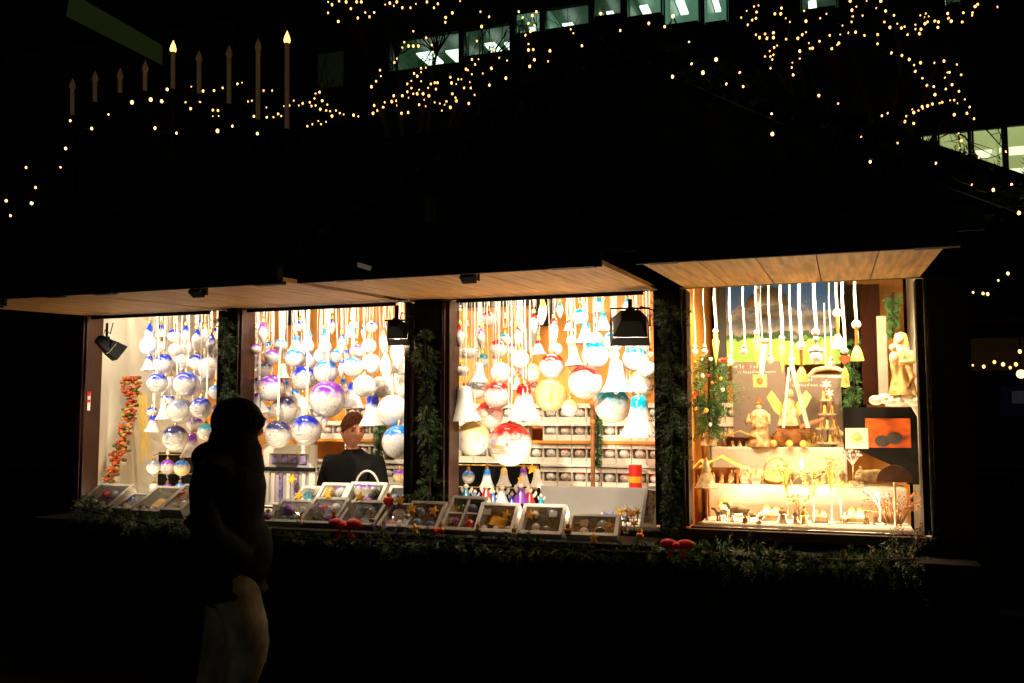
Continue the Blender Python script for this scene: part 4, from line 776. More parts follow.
# lowest step: mushroom lamp, gnomes, thin trees, half dome fan
p = place(707, 525, 2); p.y = .12; t = thing('wooden_lantern', 'bell-roofed wooden lantern on a thin post at the left of the lowest step', 'lantern', W(707, 524, .12)*1.0); s = 180
MB().tube([(0, 0, 0), (0, 0, .2)], .007, 8).build('post', carve_d, t); MB().lathe([(.001, .37), (.012, .35), (.022, .3), (.045, .23), (.065, .2), (.06, .195), (.001, .22)]).build('bell_roof', carve, t); MB().lathe([(.001, 0), (.05, 0), (.045, .012), (.001, .015)]).build('foot', carve, t)
for px, h, lb in ((746, .095, 'taller brown curved wooden gnome on the lowest step'), (760, .06, 'shorter brown curved wooden gnome on the lowest step')):
    t = thing('wooden_gnome', lb, 'figurine', W(px, 527, .09)); MB().tube([(-.004, 0, 0), (-.006, 0, h*.4), (.0, 0, h*.75), (.02, 0, h)], [.016, .018, .013, .006], 12).build('body', carve_d, t, 60); MB().ball((-.003, -.014, h*.62), .009, 8).build('face', carve, t, 60)
def thin_tree(px, py, Y, hpx, label, m=straw):
    p = W(px, py, Y); h = hpx/SC(p); t = thing('straw_flower', label, 'dried flower', p, group='dried flowers in the glazed display')
    rnd = random.Random(px); MB().tube([(0, 0, 0), (.003, 0, h*.6)], .004, 6).lathe([(.001, 0), (.03, 0), (.025, .015), (.001, .018)]).build('stem', carve, t); q = MB()
    for k in range(16):
        a = rnd.random()*math.tau; e = Vector((math.cos(a)*.07*rnd.random(), math.sin(a)*.05*rnd.random(), h*rnd.uniform(.85, 1.05))); q.tube([(0, 0, h*.55), e*.7+Vector((0, 0, h*.2)), e], .0016, 4); q.ball(e, .008, 6)
    q.build('bloom', m, t, 60)
for px, py, Y, h, lb, m in ((787.6, 527, .12, 58, 'tall thin dried flower in the middle of the lowest step', straw), (814, 527, .15, 52, 'dried flower left of the pair on the lowest step', straw), (832, 527, .13, 66, 'tallest dried flower on the lowest step', straw), (841, 526, .2, 44, 'dried flower beside the tallest one', straw), (853, 484, .42, 34, 'white blossom spray on the middle step', white_p), (880, 526, .16, 34, 'white blossom spray left of the brown fan', white_p), (799, 527, .1, 30, 'short dried flower near the tall one', straw)):
    thin_tree(px, py, Y, h, lb, m)
for i, (px, w, h, lb) in enumerate(((772, .13, .07, 'long pale wooden block figure on the lowest step'), (856, .1, .06, 'small wooden crate on the lowest step'), (726, .07, .1, 'pale carved stump on the lowest step'), (820, .09, .05, 'low wooden trough on the lowest step'))):
    t = thing('carved_block', lb, 'carving', W(px, 522, .22)); MB().box((0, 0, h/2), (w, .05, h), taper=.8).build('block', carve, t, bevel=.008); MB().ball((w*.2, -.01, h), h*.25).ball((-w*.2, 0, h), h*.3).build('knob', straw, t, 60)
t = thing('wooden_fan', 'brown half-round wooden disc on a thin post at the right of the lowest step', 'wooden ornament', W(896, 528, .1))
MB().prism([(-.088, .235)]+[(.088*math.cos(a), .235+.088*math.sin(a)) for a in [math.pi*(1-i/14) for i in range(15)]][1:], -.012, .012).build('disc', mat('brown_bark_disc', (.2, .08, .03), .6, var=.4, scale=30), t); MB().tube([(0, 0, 0), (0, 0, .235)], .006, 8).build('post', carve, t); MB().lathe([(.001, 0), (.03, 0), (.001, .01)]).build('foot', carve, t)
def dry_bush(px, py, Y, w, h, label):
    p = W(px, py, Y); t = thing('dried_twigs', label, 'dried twigs', p); q = MB(); rnd = random.Random(5); c = MB()
    for k in range(60):
        e = Vector((rnd.uniform(-w, w), rnd.uniform(-.05, .05), rnd.uniform(.3, 1)*h)); q.tube([(e.x*.3, 0, 0), e*.6+Vector((0, 0, h*.15)), e], .002, 4); c.ball(e, .007, 6)
    q.build('twigs', carve_d, t); c.build('berries', carve_d, t, 60)
dry_bush(893, 524, .22, .15, .17, 'dark dried twigs behind the brown half-round disc')
# easel / black stand with sunset picture and white card
t = thing('black_stand', 'black angular stand carrying a sunset picture in the glazed display', 'stand', W(880, 484, .38))
a = W(844, 449, .38)-t.location; b = W(917, 407, .38)-t.location
MB().box(((a.x+b.x)/2, .03, (a.z+b.z)/2), (b.x-a.x, .02, b.z-a.z)).build('back_board', black, t)
MB().prism([(a.x+.06, a.z), (b.x, a.z), (b.x, -.0), (b.x-.06, 0), (b.x-.1, a.z*.45)], .02, .045).build('support', black, t)
sunset = mat('sunset_print', (.8, .14, .01), .5, var=.6, scale=6, alt=(.25, .02, .005), stretch=(1, 1, 3))
c = W(888, 433, .37)-t.location; MB().box((c.x, .0, c.z), (.23, .008, .16)).build('picture', sunset, t)
MB().ball((c.x-.03, -.008, c.z-.045), .04, 10, (1, .1, .8)).ball((c.x+.03, -.008, c.z-.03), .035, 10, (1.2, .1, .9)).build('picture_silhouette', bk_int, t, 60)
t = thing('white_card', 'white square card with a yellow figure leaning on the black stand', 'card', W(857, 449, .3)); MB().box((0, 0, .058), (.118, .006, .112)).build('card', cloth_w, t); MB().ball((0, -.006, .06), .026, 10, (1.1, .15, .8)).build('print', straw, t, 60)
t = thing('wooden_log', 'pale wooden log piece on the middle step below the black stand', 'log', place(872, 484, 1)); MB().tube([(-.09, 0, .03), (-.03, 0, .045), (.03, 0, .045), (.1, 0, .035)], [.02, .036, .04, .025], 12).build('log', carve, t, 50)
# hanging cloud shelf with the madonna
t = thing('wall_console', 'white cloud-shaped wall console under the golden madonna', 'console', W(900, 400, .3))
q = MB()
for i in range(7): q.ball((-.12+i*.038, 0, .01*math.sin(i*2)), .035, 12, (1.1, 1.2, .8))
q.build('cloud', cloth_w, t, 60); MB().box((.03, .08, -.02), (.2, .16, .03)).tube([(.06, .02, -.02), (.1, .04, -.1), (.115, .1, -.2)], [.012, .01, .006], 8).build('bracket', cloth_w, t)
p = W(903, 395, .3); t = thing('madonna_statue', 'golden carved madonna holding a child on the white wall console', 'statue', (p.x, p.y, p.z)); t.scale = (.9, .9, .95)
h = .36; gm = mat('gilded_carving', (.88, .66, .34), .4, .0, var=.15, scale=22, bump=1.0, alt=(.6, .26, .03))
MB().lathe([(.001, 0), (.075, 0), (.07, .03), (.052, .1), (.058, .17), (.06, .22), (.045, .26), (.02, .285), (.001, .29)], n=56, wob=.13, sq=.75).build('robe', gm, t, 60)
MB().ball((-.008, -.01, .318), .026, 14, (.85, .95, 1.2)).build('head', mat('pale_carved_face', (.85, .6, .35), .5), t, 60)
MB().lathe([(.062, .2), (.05, .27), (.04, .32), (.03, .35), (.001, .362)], c=(0, .012, 0), n=20, sq=.7).build('veil', gm, t, 60)
MB().ball((-.045, -.035, .21), .03, 12, (.9, .9, 1.4)).ball((-.05, -.04, .27), .02, 12).build('child', mat('pale_carved_face', (.85, .6, .35)), t, 60)
MB().tube([(.05, 0, .24), (.06, -.045, .19), (-.02, -.06, .18)], [.018, .017, .011], 8).build('arm', gm, t, 60); MB().tube([(.02, -.05, .17), (.055, -.04, .1), (.03, -.045, .03)], [.012, .02, .014], 8).build('mantle_fold', gm, t, 60)
board(863, 284, 879, 405, .8, mat('dark_brown_door', (.02, .006, .003), .9, spec=.05), 'brown_curtain', 'narrow dark brown panel behind the pendants', 'panel', .02)
board(842, 284, 863, 410, .95, mat('dark_brown_cloth', (.006, .005, .003), .95, spec=.03), 'dark_curtain', 'dark curtain right of the mountain poster', 'curtain', .02)
board(879, 316, 886, 404, .7, mat('soft_grey_white', (.3, .27, .22), .8, spec=.1), 'wall_board', 'narrow white board left of the madonna', 'board', .02)
t = thing('hanging_rack', 'rack of rods behind the lintel of the glazed display carrying the pendants', 'hanging rack', (cx0, .3, RODZ))
for k in range(5): MB().tube([(-.56, -.1+k*.06, 0), (.56, -.1+k*.06, 0)], .005, 6).build('rod', black, t)
# ------------------------------------------------------------------ people
def evaluate(o, name, m, parent, mods=()):
    dg = bpy.context.evaluated_depsgraph_get(); me = bpy.data.meshes.new_from_object(o.evaluated_get(dg)); bpy.data.objects.remove(o)
    me.name = name; me.materials.clear(); me.materials.append(m); me.polygons.foreach_set('use_smooth', [True]*len(me.polygons)); return link(name, me, parent)
def skin_mesh(verts, edges, radii, root=0):
    me = bpy.data.meshes.new('sk'); me.from_pydata([Vector(v) for v in verts], edges, []); o = bpy.data.objects.new('sk', me); C.objects.link(o)
    s = o.modifiers.new('s', 'SKIN'); 
    for i, r in enumerate(radii):
        d = me.skin_vertices[0].data[i]; d.radius = r if isinstance(r, tuple) else (r, r); d.use_root = (i == root)
    o.modifiers.new('u', 'SUBSURF').levels = 2
    bpy.context.view_layer.update(); dg = bpy.context.evaluated_depsgraph_get(); out = bpy.data.meshes.new_from_object(o.evaluated_get(dg)); bpy.data.objects.remove(o)
    vs = [v.co.copy() for v in out.vertices]; fs = [tuple(p.vertices) for p in out.polygons]; return vs, fs
def head_mb(b, c, rot, s=1.0):
    n, m = 40, 30; M = rot; vs = []; fs = []
    ex = lambda *a: math.exp(-sum(q*q for q in a))
    for i in range(m+1):
        t = math.pi*i/m
        for k in range(n):
            a = k*math.tau/n; x, y, z = math.sin(t)*math.cos(a), math.sin(t)*math.sin(a), -math.cos(t)
            w = .076*(1-.28*max(0, -z)**1.6); dp = .097*(1-.14*max(0, -z)); X, Yy, Z = x*w, y*dp, z*.118
            if y < 0:
                Yy -= .034*ex(x/.15, (z+.16)/.2); Yy -= .008*ex(x/.1, (z-.05)/.2); Yy += .012*ex((abs(x)-.4)/.2, (z-.03)/.13); Yy -= .006*ex((abs(x)-.38)/.25, (z-.2)/.08)
                Yy -= .008*ex(x/.28, (z+.48)/.07); Yy += .004*ex(x/.3, (z+.41)/.03); Yy -= .014*ex(x/.3, (z+.82)/.16)
            vs.append(c+M @ (Vector((X, Yy, Z))*s))
        # rings
    for i in range(m):
        for k in range(n): fs.append((i*n+k, i*n+(k+1) % n, (i+1)*n+(k+1) % n, (i+1)*n+k))
    b.add(vs, fs)
    for sg in (-1, 1): b.ball(c+M @ (Vector((sg*.078, .005, -.01))*s), .024*s, 12, (.35, .6, 1.1))
def hand_mb(b, wrist, rot):
    """palm plus four unequal bent fingers and a thumb from the side of the palm"""
    P = lambda x, y, z: Vector(wrist)+rot @ Vector((x, y, z))
    vs, fs = skin_mesh([P(0, 0, .02), P(0, 0, -.04), P(0, 0, -.085)], [(0, 1), (1, 2)], [(.024, .02), (.036, .016), (.038, .014)]); b.add(vs, fs)
    for i, (x, l) in enumerate(((-.028, .068), (-.009, .078), (.010, .072), (.028, .058))):
        vs, fs = skin_mesh([P(x, 0, -.075), P(x*1.1, -.008, -.085-l*.4), P(x*1.15, -.025, -.085-l*.7), P(x*1.15, -.042, -.085-l*.85)], [(0, 1), (1, 2), (2, 3)], [.010, .009, .008, .007]); b.add(vs, fs)
    vs, fs = skin_mesh([P(-.024, 0, -.025), P(-.048, -.012, -.05), P(-.056, -.022, -.08), P(-.053, -.03, -.1)], [(0, 1), (1, 2), (2, 3)], [.014, .012, .010, .008]); b.add(vs, fs)
def fuse(b, name, m, parent, vox=.009):
    me = bpy.data.meshes.new('f'); me.from_pydata(b.v, [], b.f); o = bpy.data.objects.new('f', me); C.objects.link(o)
    r = o.modifiers.new('r', 'REMESH'); r.mode = 'VOXEL'; r.voxel_size = vox; s = o.modifiers.new('s', 'SMOOTH'); s.iterations = 3; s.factor = .5
    bpy.context.view_layer.update(); ob_ = evaluate(o, name, m, parent)
    bm = bmesh.new(); bm.from_mesh(ob_.data); seen = set(); comps = []
    for v in bm.verts:
        if v in seen: continue
        st_ = [v]; seen.add(v); cc = []
        while st_:
            a = st_.pop(); cc.append(a)
            for e in a.link_edges:
                w_ = e.other_vert(a)
                if w_ not in seen: seen.add(w_); st_.append(w_)
        comps.append(cc)
    comps.sort(key=len); 
    for cc in comps[:-1]: bmesh.ops.delete(bm, geom=cc, context='VERTS')
    bm.to_mesh(ob_.data); bm.free(); return ob_
I3 = Matrix.Identity(3)
# --- passer-by: walking right, hands in the pockets, seen from behind and side
pw = W(226, 700, -1.28); pb = thing('person', 'person in black hooded coat, knit hat and beige trousers walking past the stall', 'person', (pw.x, -1.28, 0), R(112))
def legs(k=1.0, extra=0):
    V = [(0, 0, .93), (.085, 0, .90), (.10, .04, .50), (.10, .11, .10), (-.085, 0, .90), (-.10, -.12, .60), (-.09, -.0, .19)]
    E = [(0, 1), (1, 2), (2, 3), (0, 4), (4, 5), (5, 6)]; return V, E
pb.scale = (.985, .985, .972)
b = MB()
V, E = legs(); V2 = V+[(0, 0, 1.15), (0, .02, 1.35), (0, .0, 1.47), (0, -.02, 1.55), (.17, .02, 1.39), (.225, .06, 1.14), (.14, -.08, .97), (-.17, .02, 1.39), (-.225, .06, 1.14), (-.14, -.08, .97)]
E2 = E+[(0, 7), (7, 8), (8, 9), (9, 10), (8, 11), (11, 12), (12, 13), (8, 14), (14, 15), (15, 16)]
vs, fs = skin_mesh(V2, E2, [.13, .09, .06, .042, .09, .06, .042, .12, .13, .06, .055, .05, .038, .03, .05, .038, .03]); b.add(vs, fs)
hr = Euler((R(8), 0, R(12))).to_matrix(); hc = Vector((0, -.035, 1.605)); head_mb(b, hc, hr)
hand_mb(b, (.14, -.08, .97), Euler((R(5), 0, 0)).to_matrix()); hand_mb(b, (-.14, -.08, .97), Euler((R(5), 0, 0)).to_matrix())
for (x, y, z, r_) in ((.10, .13, .05, 0), (-.09, .02, .13, R(28))):
    M = Euler((r_, 0, 0)).to_matrix(); b.ball(Vector((x, y, z))+M @ Vector((0, -.07, -.01)), .045, 12, (.9, 2.6, .8))
fuse(b, 'body', skin, pb, .012)
q = MB().ball((0, 0, .88), .17, 20, (1, .88, .9))
def leg_path(q, pts, rs):
    P_ = [Vector(p) for p in pts]; P_ = [P_[0]*2-P_[1]]+P_+[P_[-1]*2-P_[-2]]; out = []; ro = []
    for i in range(1, len(P_)-2):
        for k in range(6):
            u = k/6; a, b_, c, d = P_[i-1:i+3]
            out.append(.5*((2*b_)+(c-a)*u+(2*a-5*b_+4*c-d)*u*u+(3*b_-a-3*c+d)*u**3)); ro.append((rs[i-1]*(1-u)+rs[i]*u)*(1+.03*math.sin(out[-1].z*75+out[-1].x*20)))
    out.append(P_[-2]); ro.append(rs[-1])
    vs = []; fs = []; n = 20                              # rings stay level so the folds do not twist
    for p, r_ in zip(out, ro):
        for k in range(n): a = k*math.tau/n; vs.append(p+Vector((r_*math.cos(a)*.92, r_*math.sin(a), 0)))
    for i in range(len(out)-1):
        for k in range(n): fs.append((i*n+k, i*n+(k+1) % n, (i+1)*n+(k+1) % n, (i+1)*n+k))
    fs += [tuple(range(n))[::-1], tuple((len(out)-1)*n+k for k in range(n))]; q.add(vs, fs)
leg_path(q, [(.085, 0, .9), (.10, .045, .52), (.10, .085, .3), (.10, .11, .07)], [.13, .1, .088, .09])
leg_path(q, [(-.085, -.01, .9), (-.10, -.12, .60), (-.10, -.10, .40), (-.09, .0, .19)], [.13, .1, .085, .078])
fuse(q, 'trousers', trouser, pb, .011)
bb = MB().lathe([(.001, .775), (.215, .78), (.22, .83), (.2, 1.0), (.2, 1.15), (.215, 1.3), (.19, 1.4), (.13, 1.47), (.09, 1.52), (.001, 1.53)], n=32, sq=.86, c=(0, .015, 0))
for s_ in (-1, 1): bb.tube([(s_*.1, .02, 1.42), (s_*.19, .03, 1.385), (s_*.25, .07, 1.16), (s_*.22, -.01, 1.03), (s_*.15, -.09, .95)], [.08, .09, .088, .085, .085], 14)
bb.ball((0, -.045, .98), .165, 20, (1.2, 1.0, 1.35)); bb.ball((0, .09, 1.45), .12, 16, (1.1, .9, .7)); bb.tube([(.22*math.cos(a), .015+.19*math.sin(a), .79) for a in [math.tau*i/24 for i in range(25)]], .018, 8); fuse(bb, 'coat', jacket_m, pb, .013)
q = MB(); q.ball(hc+Vector((0, .015, .03)), .115, 20, (.98, 1.12, 1.02)); q.lathe([(.098, -.04), (.115, -.035), (.118, .01), (.1, .02)], c=hc+Vector((0, .01, .03)), n=28, sq=1.15)
q.lathe([(.001, -.3), (.15, -.27), (.165, -.22), (.155, -.16), (.135, -.1), (.118, -.03), (.001, -.0)], c=hc+Vector((0, .03, 0)), n=24, sq=.95); q.ball(hc+Vector((0, .1, -.12)), .08, 14, (1.2, .8, 1)); q.ball(hc+Vector((0, -.05, -.12)), .07, 14, (1.1, .9, .8)); fuse(q, 'hood', jacket_m, pb, .012)
for (x, y, z, r_) in ((.10, .13, .0, 0), (-.09, .02, .07, R(28))):
    q = MB(); M = Euler((r_, 0, 0)).to_matrix(); P0 = Vector((x, y, z))
    q.ball(P0+M @ Vector((0, -.08, .045)), .055, 14, (.95, 2.55, .9)); q.tube([P0+M @ Vector((0, 0, .05)), P0+M @ Vector((0, 0, .13))], .055, 12); q.box(P0+M @ Vector((0, -.08, .012)), (.095, .27, .02), rot=(r_, 0, 0)); fuse(q, 'shoe', jacket_m, pb, .01)
# --- seller
sp_ = W(354, 430, .72); sc_ = SC(sp_); sel = thing('person', 'brown-haired seller in black jumper standing behind the counter looking right', 'person', (sp_.x, .72, 0), R(0)); sel.scale = (1, 1, 1)
zc = sp_.z                                                  # head centre
b = MB(); hz = zc; T = hz-.235                               # shoulder height
V = [(0, 0, T-.5), (0, 0, T-.25), (0, 0, T-.04), (0, 0, T+.06), (0, -.015, T+.13), (.17, 0, T), (.24, -.02, T-.28), (.2, -.16, T-.48), (-.17, 0, T), (-.24, -.02, T-.28), (-.2, -.16, T-.48), (.09, 0, T-.58), (.1, .0, .5), (.1, .03, .09), (-.09, 0, T-.58), (-.1, 0, .5), (-.1, .03, .09)]
E = [(0, 1), (1, 2), (2, 3), (3, 4), (2, 5), (5, 6), (6, 7), (2, 8), (8, 9), (9, 10), (0, 11), (11, 12), (12, 13), (0, 14), (14, 15), (15, 16)]
vs, fs = skin_mesh(V, E, [.13, .13, .13, .06, .055, .065, .045, .033, .065, .045, .033, .09, .06, .045, .09, .06, .045]); b.add(vs, fs)
hrot = Euler((R(6), R(3), R(50))).to_matrix(); hc = Vector((0, -.02, hz)); head_mb(b, hc, hrot, 1.08)
for s in (-1, 1): hand_mb(b, (s*.19, -.19, T-.5), Euler((R(50), 0, 0)).to_matrix()); b.ball((s*.1, -.05, .05), .045, 12, (.9, 2.4, .9))
fuse(b, 'body', skin, sel, .0065)
vs, fs = skin_mesh([(0, 0, T-.56), (0, 0, T-.25), (0, 0, T-.03), (0, 0, T+.06), (0, -.005, T+.115), (.17, .0, T-.01), (.24, -.02, T-.28), (.2, -.16, T-.48), (-.17, .0, T-.01), (-.24, -.02, T-.28), (-.2, -.16, T-.48)], E[:10], [(.17, .15), (.175, .15), (.165, .145), .085, .075, .095, .07, .052, .095, .07, .052])
q = MB(); q.add(vs, fs); q.build('jumper', cloth_bk, sel, 80)
vs, fs = skin_mesh([(0, 0, T-.56), (.09, 0, T-.6), (.1, 0, .5), (.1, .03, .12), (-.09, 0, T-.6), (-.1, 0, .5), (-.1, .03, .12)], [(0, 1), (1, 2), (2, 3), (0, 4), (4, 5), (5, 6)], [.14, .105, .078, .065, .105, .078, .065]); q = MB(); q.add(vs, fs); q.build('trousers', cloth_bk, sel, 80)
# hair cap: shell over skull, leaving the face free
q = MB(); n, m_ = 36, 20; vs = []; fs = []
for i in range(m_+1):
    t_ = math.pi*.55*i/m_
    for k in range(n):
        a = k*math.tau/n; fy = math.sin(a); lim = 1-.34*max(0, -fy)**2; tt = t_*lim
        x, y, z = math.sin(tt)*math.cos(a), math.sin(tt)*math.sin(a), math.cos(tt); nn = 1+.05*noise.noise(Vector((x*5, y*5, z*9)))
        vs.append(hc+hrot @ Vector((x*.087*nn, y*.11*nn, z*.132*nn)))
for i in range(m_):
    for k in range(n): fs.append((i*n+k, i*n+(k+1) % n, (i+1)*n+(k+1) % n, (i+1)*n+k))
q.add(vs, fs); hb = q.build('hair', hair_b, sel, 80)
for s in (-1, 1):
    MB().ball(hc+hrot @ Vector((s*.032, -.09, .004)), .0095, 10, (1.25, .7, .75)).build('eye', mat('dark_eye', (.04, .03, .03), .2), sel, 60)
    MB().tube([hc+hrot @ Vector((s*.016, -.104, .025)), hc+hrot @ Vector((s*.048, -.09, .025))], .0035, 6).build('eyebrow', hair_b, sel, 60)
MB().tube([hc+hrot @ Vector((x, -.101+abs(x)*.25, -.059)) for x in (-.022, 0, .022)], [.002, .0045, .002], 8).build('lips', mat('lips', (.5, .15, .1), .5), sel, 60)
# ------------------------------------------------------------------ candle arch on the roof
t = thing('candle_arch', 'big wooden arch of nine electric candles, two lit, on the stall roof', 'candle arch', W(180, 105, .1))
wax = mat('self_lit_candle_wax', (.4, .28, .15), .6, var=.5, scale=6, emit=(1, .6, .28), es=.022); bp = t.location.copy()  # wax emits faintly, standing in for light on the candles
CD = [(72.3, 80, 117, 0), (95, 73, 104, 0), (120, 70, 95, 0), (145, 63, 93, 0), (173, 43, 91, 1), (199, 53, 96, 0), (229, 48, 106, 0), (258, 41, 122, 0), (287, 34, 131, 1)]
off_flame = mat('unlit_bulb_faint_glow', (.3, .2, .12), .3, emit=(1, .55, .25), es=.024)  # unlit bulbs emit a little so they show in the dark
for px, y0, y1, lit in CD:
    b0 = W(px, y1, .1)-bp; t0 = W(px, y0+9, .1)-bp; r_ = .015
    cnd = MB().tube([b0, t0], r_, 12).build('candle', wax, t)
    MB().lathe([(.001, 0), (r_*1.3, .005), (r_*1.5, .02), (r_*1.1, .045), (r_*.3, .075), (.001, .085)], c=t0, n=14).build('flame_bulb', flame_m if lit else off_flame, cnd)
    MB().lathe([(.001, -.02), (.035, -.02), (.04, .0), (.025, .01), (.001, .01)], c=b0, n=14).build('holder', dark, cnd)
MB().tube([W(px, y1+3, .1)-bp for px, _, y1, _ in CD], .014, 8).build('arch', dark, t)
for px, _, y1, _ in (CD[0], CD[8], CD[4]):
    q = W(px, y1, .1)-bp; MB().tube([q, Vector((q.x, q.y+.1, 2.75-bp.z))], .025, 8).build('support', dark, t)
# ------------------------------------------------------------------ light strings
def chain(pts, maxn=60):
    left = list(dict.fromkeys(pts)); left.sort(); cur = left.pop(0); out = [cur]
    while left:
        j = min(range(len(left)), key=lambda i: (left[i][0]-cur[0])**2+(left[i][1]-cur[1])**2); cur = left.pop(j); out.append(cur)
    return [out[i:i+maxn] for i in range(0, len(out), maxn)]
BUL = {}
def bulbs(pts, Y, rpx, m, labels, maxn=60, jit=.5, group='fairy light strings'):
    for ci, ch_ in enumerate(chain(pts, maxn)):
        P3 = [W(x, y, Y+random.uniform(-jit, jit)) for x, y in ch_]; o0 = P3[0].copy()
        t = thing('light_string', labels[min(ci, len(labels)-1)], 'light string', o0, group=group)
        key = (m.name, rpx)
        if key not in BUL: me = MB().ball((0, 0, 0), 1, 8, (1, 1, 1.25)).mesh('bulb', 80); me.materials.append(m); BUL[key] = me
        for p in P3: b_ = link('bulb', BUL[key], t, p-o0); r_ = rpx/SC(p)*random.choice([.65, .8, .95, 1.1, 1.25]); b_.scale = (r_, r_, r_)
        path = []
        for i in range(len(P3)-1):
            a, b_ = P3[i], P3[i+1]
            for k in range(3): q = a.lerp(b_, k/3)-o0; q.z -= .02*math.sin(math.pi*k/3); path.append(q)
        path.append(P3[-1]-o0); MB().tube(path, .004, 4).build('wire', wire_m, t)
c1 = lambda s: [(x/2.56, y/2.56) for x, y in s]
bigL = c1([(16,514),(27,552),(67,429),(81,520),(91,480),(155,428),(168,380),(180,309),(235,329),(278,293),(338,262),(386,255),(414,259),(428,229),(452,341),(397,328),(557,335),(595,323),(659,342)])
netL = c1([(490,222),(497,246),(475,262),(488,278),(512,260),(520,233),(548,232),(570,225),(585,245),(608,215),(620,212),(545,282),(558,283),(560,297),(545,297),(587,275),(635,260),(645,258),(660,262),(675,232),(697,232),(682,275),(650,298),(683,300),(700,300),(712,292),(735,283),(720,297),(727,272),(740,270),(752,258),(765,270),(775,265),(793,262),(797,272),(805,252),(808,240),(818,236),(808,270),(825,258),(820,280),(838,268),(835,283),(845,285),(860,283),(870,290),(880,293),(905,295),(917,298),(787,323),(800,318),(815,310),(822,318),(835,312),(850,297),(655,309)])
c2 = lambda s: [(300+x/2.56, y/2.56) for x, y in s]
topR = c2([(72,5),(100,3),(72,33),(82,12),(118,5),(145,5),(157,5),(130,22),(98,55),(148,46),(167,32),(178,43),(190,32),(218,12),(230,8),(240,15),(248,5),(262,20),(283,20),(297,10),(325,5),(343,20),(353,10),(372,57),(373,45),(390,33),(410,3),(462,30),(484,43)])
mid = c2([(183,222),(195,208),(207,195),(205,180),(190,270),(198,283),(187,290),(213,275),(217,262),(235,260),(240,245),(247,258),(250,270),(262,245),(275,235),(285,225),(278,250),(290,240),(300,240),(305,230),(315,240),(318,255),(330,245),(335,215),(345,212),(352,212),(328,225),(348,228),(310,208),(322,173),(310,175),(292,188),(285,207),(275,215),(300,195),(310,185),(345,262),(358,265),(370,268),(385,275),(375,260),(398,250),(390,240),(388,215),(400,215),(413,203),(405,203),(385,198),(388,212),(420,225),(435,210),(437,225),(447,243),(432,265),(400,258),(363,283),(322,272),(305,268),(277,288),(260,290),(430,180),(425,177),(440,190),(448,165),(440,152),(457,152),(468,188),(490,175),(485,218),(510,148),(530,155),(527,200),(497,128),(262,122),(267,108),(278,118),(290,80),(290,118),(303,118),(323,97),(337,115),(340,133),(242,160),(248,150),(585,113),(585,128),(597,127),(600,153),(588,170),(635,157),(640,130),(487,112),(453,105),(585,60),(595,40),(605,30),(577,90),(465,68),(693,75),(700,85),(570,45),(600,65),(560,30),(590,80)])
c3 = lambda s: [(650+x/2.738, y/2.738) for x, y in s]
bigR = c2([(722,117),(820,78),(893,60),(770,35),(955,42)])+c3([(40,73),(107,115),(114,175),(62,210),(145,199),(181,163),(246,199),(209,230),(255,237),(333,312),(335,367),(462,262),(515,284),(578,375),(603,443),(678,392),(783,447),(881,506),(940,520),(990,505),(1010,583)])
tr = c3([(250,48),(268,68),(280,55),(290,95),(265,30),(285,18),(297,15),(300,103),(315,93),(320,105),(338,90),(338,103),(348,125),(340,130),(328,140),(315,155),(330,155),(338,150),(335,163),(330,187),(292,33),(290,50),(342,38),(358,38),(360,22),(372,50),(383,60),(373,107),(405,105),(417,95),(427,88),(427,58),(435,118),(445,132),(438,133),(422,30),(410,140),(410,160),(390,172),(388,185),(392,205),(464,113),(466,50),(483,38),(492,97),(498,133),(513,123),(517,118),(521,95),(527,70),(543,90),(552,60),(563,88),(555,45),(553,28),(565,18),(582,43),(587,97),(548,3),(593,3),(623,95),(623,120),(620,22),(632,3),(645,30),(668,42),(642,60),(657,75),(677,65),(688,77),(697,73),(705,95),(727,68),(727,80),(738,92),(742,80),(740,42),(755,37),(752,48),(760,60),(763,45),(753,65),(780,58),(788,75),(790,60),(815,37),(817,50),(825,58),(855,60),(858,35),(883,35),(882,42),(890,18),(897,12),(951,19),(661,145),(690,152),(710,163),(723,178),(741,172),(726,195),(746,214),(758,234),(777,237),(780,259),(779,172),(805,167),(840,177),(852,205),(815,198),(808,213),(820,198),(827,232),(810,244),(846,250),(862,272),(833,274),(822,275),(842,283),(800,280),(793,283),(773,285),(760,290),(745,292),(747,297),(735,303),(718,300),(722,308),(702,318),(698,333),(722,338),(635,317),(651,310),(833,314),(868,310),(875,293),(887,325),(845,365),(852,385),(848,405),(975,415),(900,435)])
c4 = lambda s: [(850+x/3.103, 200+y/3.103) for x, y in s]
farR = c4([(313,520),(347,522),(365,515),(381,513),(415,517),(448,503),(475,510),(497,520),(515,510),(527,470)])
eavR = c4([(525,40),(490,228),(460,250),(413,290),(427,292),(382,287),(360,288),(335,312)])
bulbs(bigL, -.1, 1.35, bulb_b, ['string of large bulbs descending the left roof edge beneath the candle arch'], jit=.03, group='large bulb strings on the roof')
bulbs(bigR, -.66, 1.35, bulb_b, ['string of large bulbs along the gable edge, running down to the right'], jit=.02, group='large bulb strings on the roof')
bulbs(netL, 1.15, .95, bulb_m, ['fairy lights netted in twigs just right of the candle arch'], 70, .06)
bulbs(topR, 5.2, .95, bulb_m, ['fairy light string along the very top branch, left of centre'])
bulbs(mid, 5.0, 1.0, bulb_m, ['dense fairy lights wound in the middle tree, its left half', 'fairy lights trailing before the lit office windows'])
bulbs(tr, 4.5, 1.0, bulb_m, ['fairy lights on the left limbs of the right tree', 'fairy lights on the upper right limbs of the right tree', 'fairy lights on the drooping right limbs of the right tree'])
bulbs(farR, 3.2, 1.35, bulb_m, ['short level fairy light string on the neighbouring stall counter'], jit=.02)
bulbs(eavR, .6, 1.3, bulb_b, ['sparse bulb string sagging from the roof at the far right'], jit=.05)
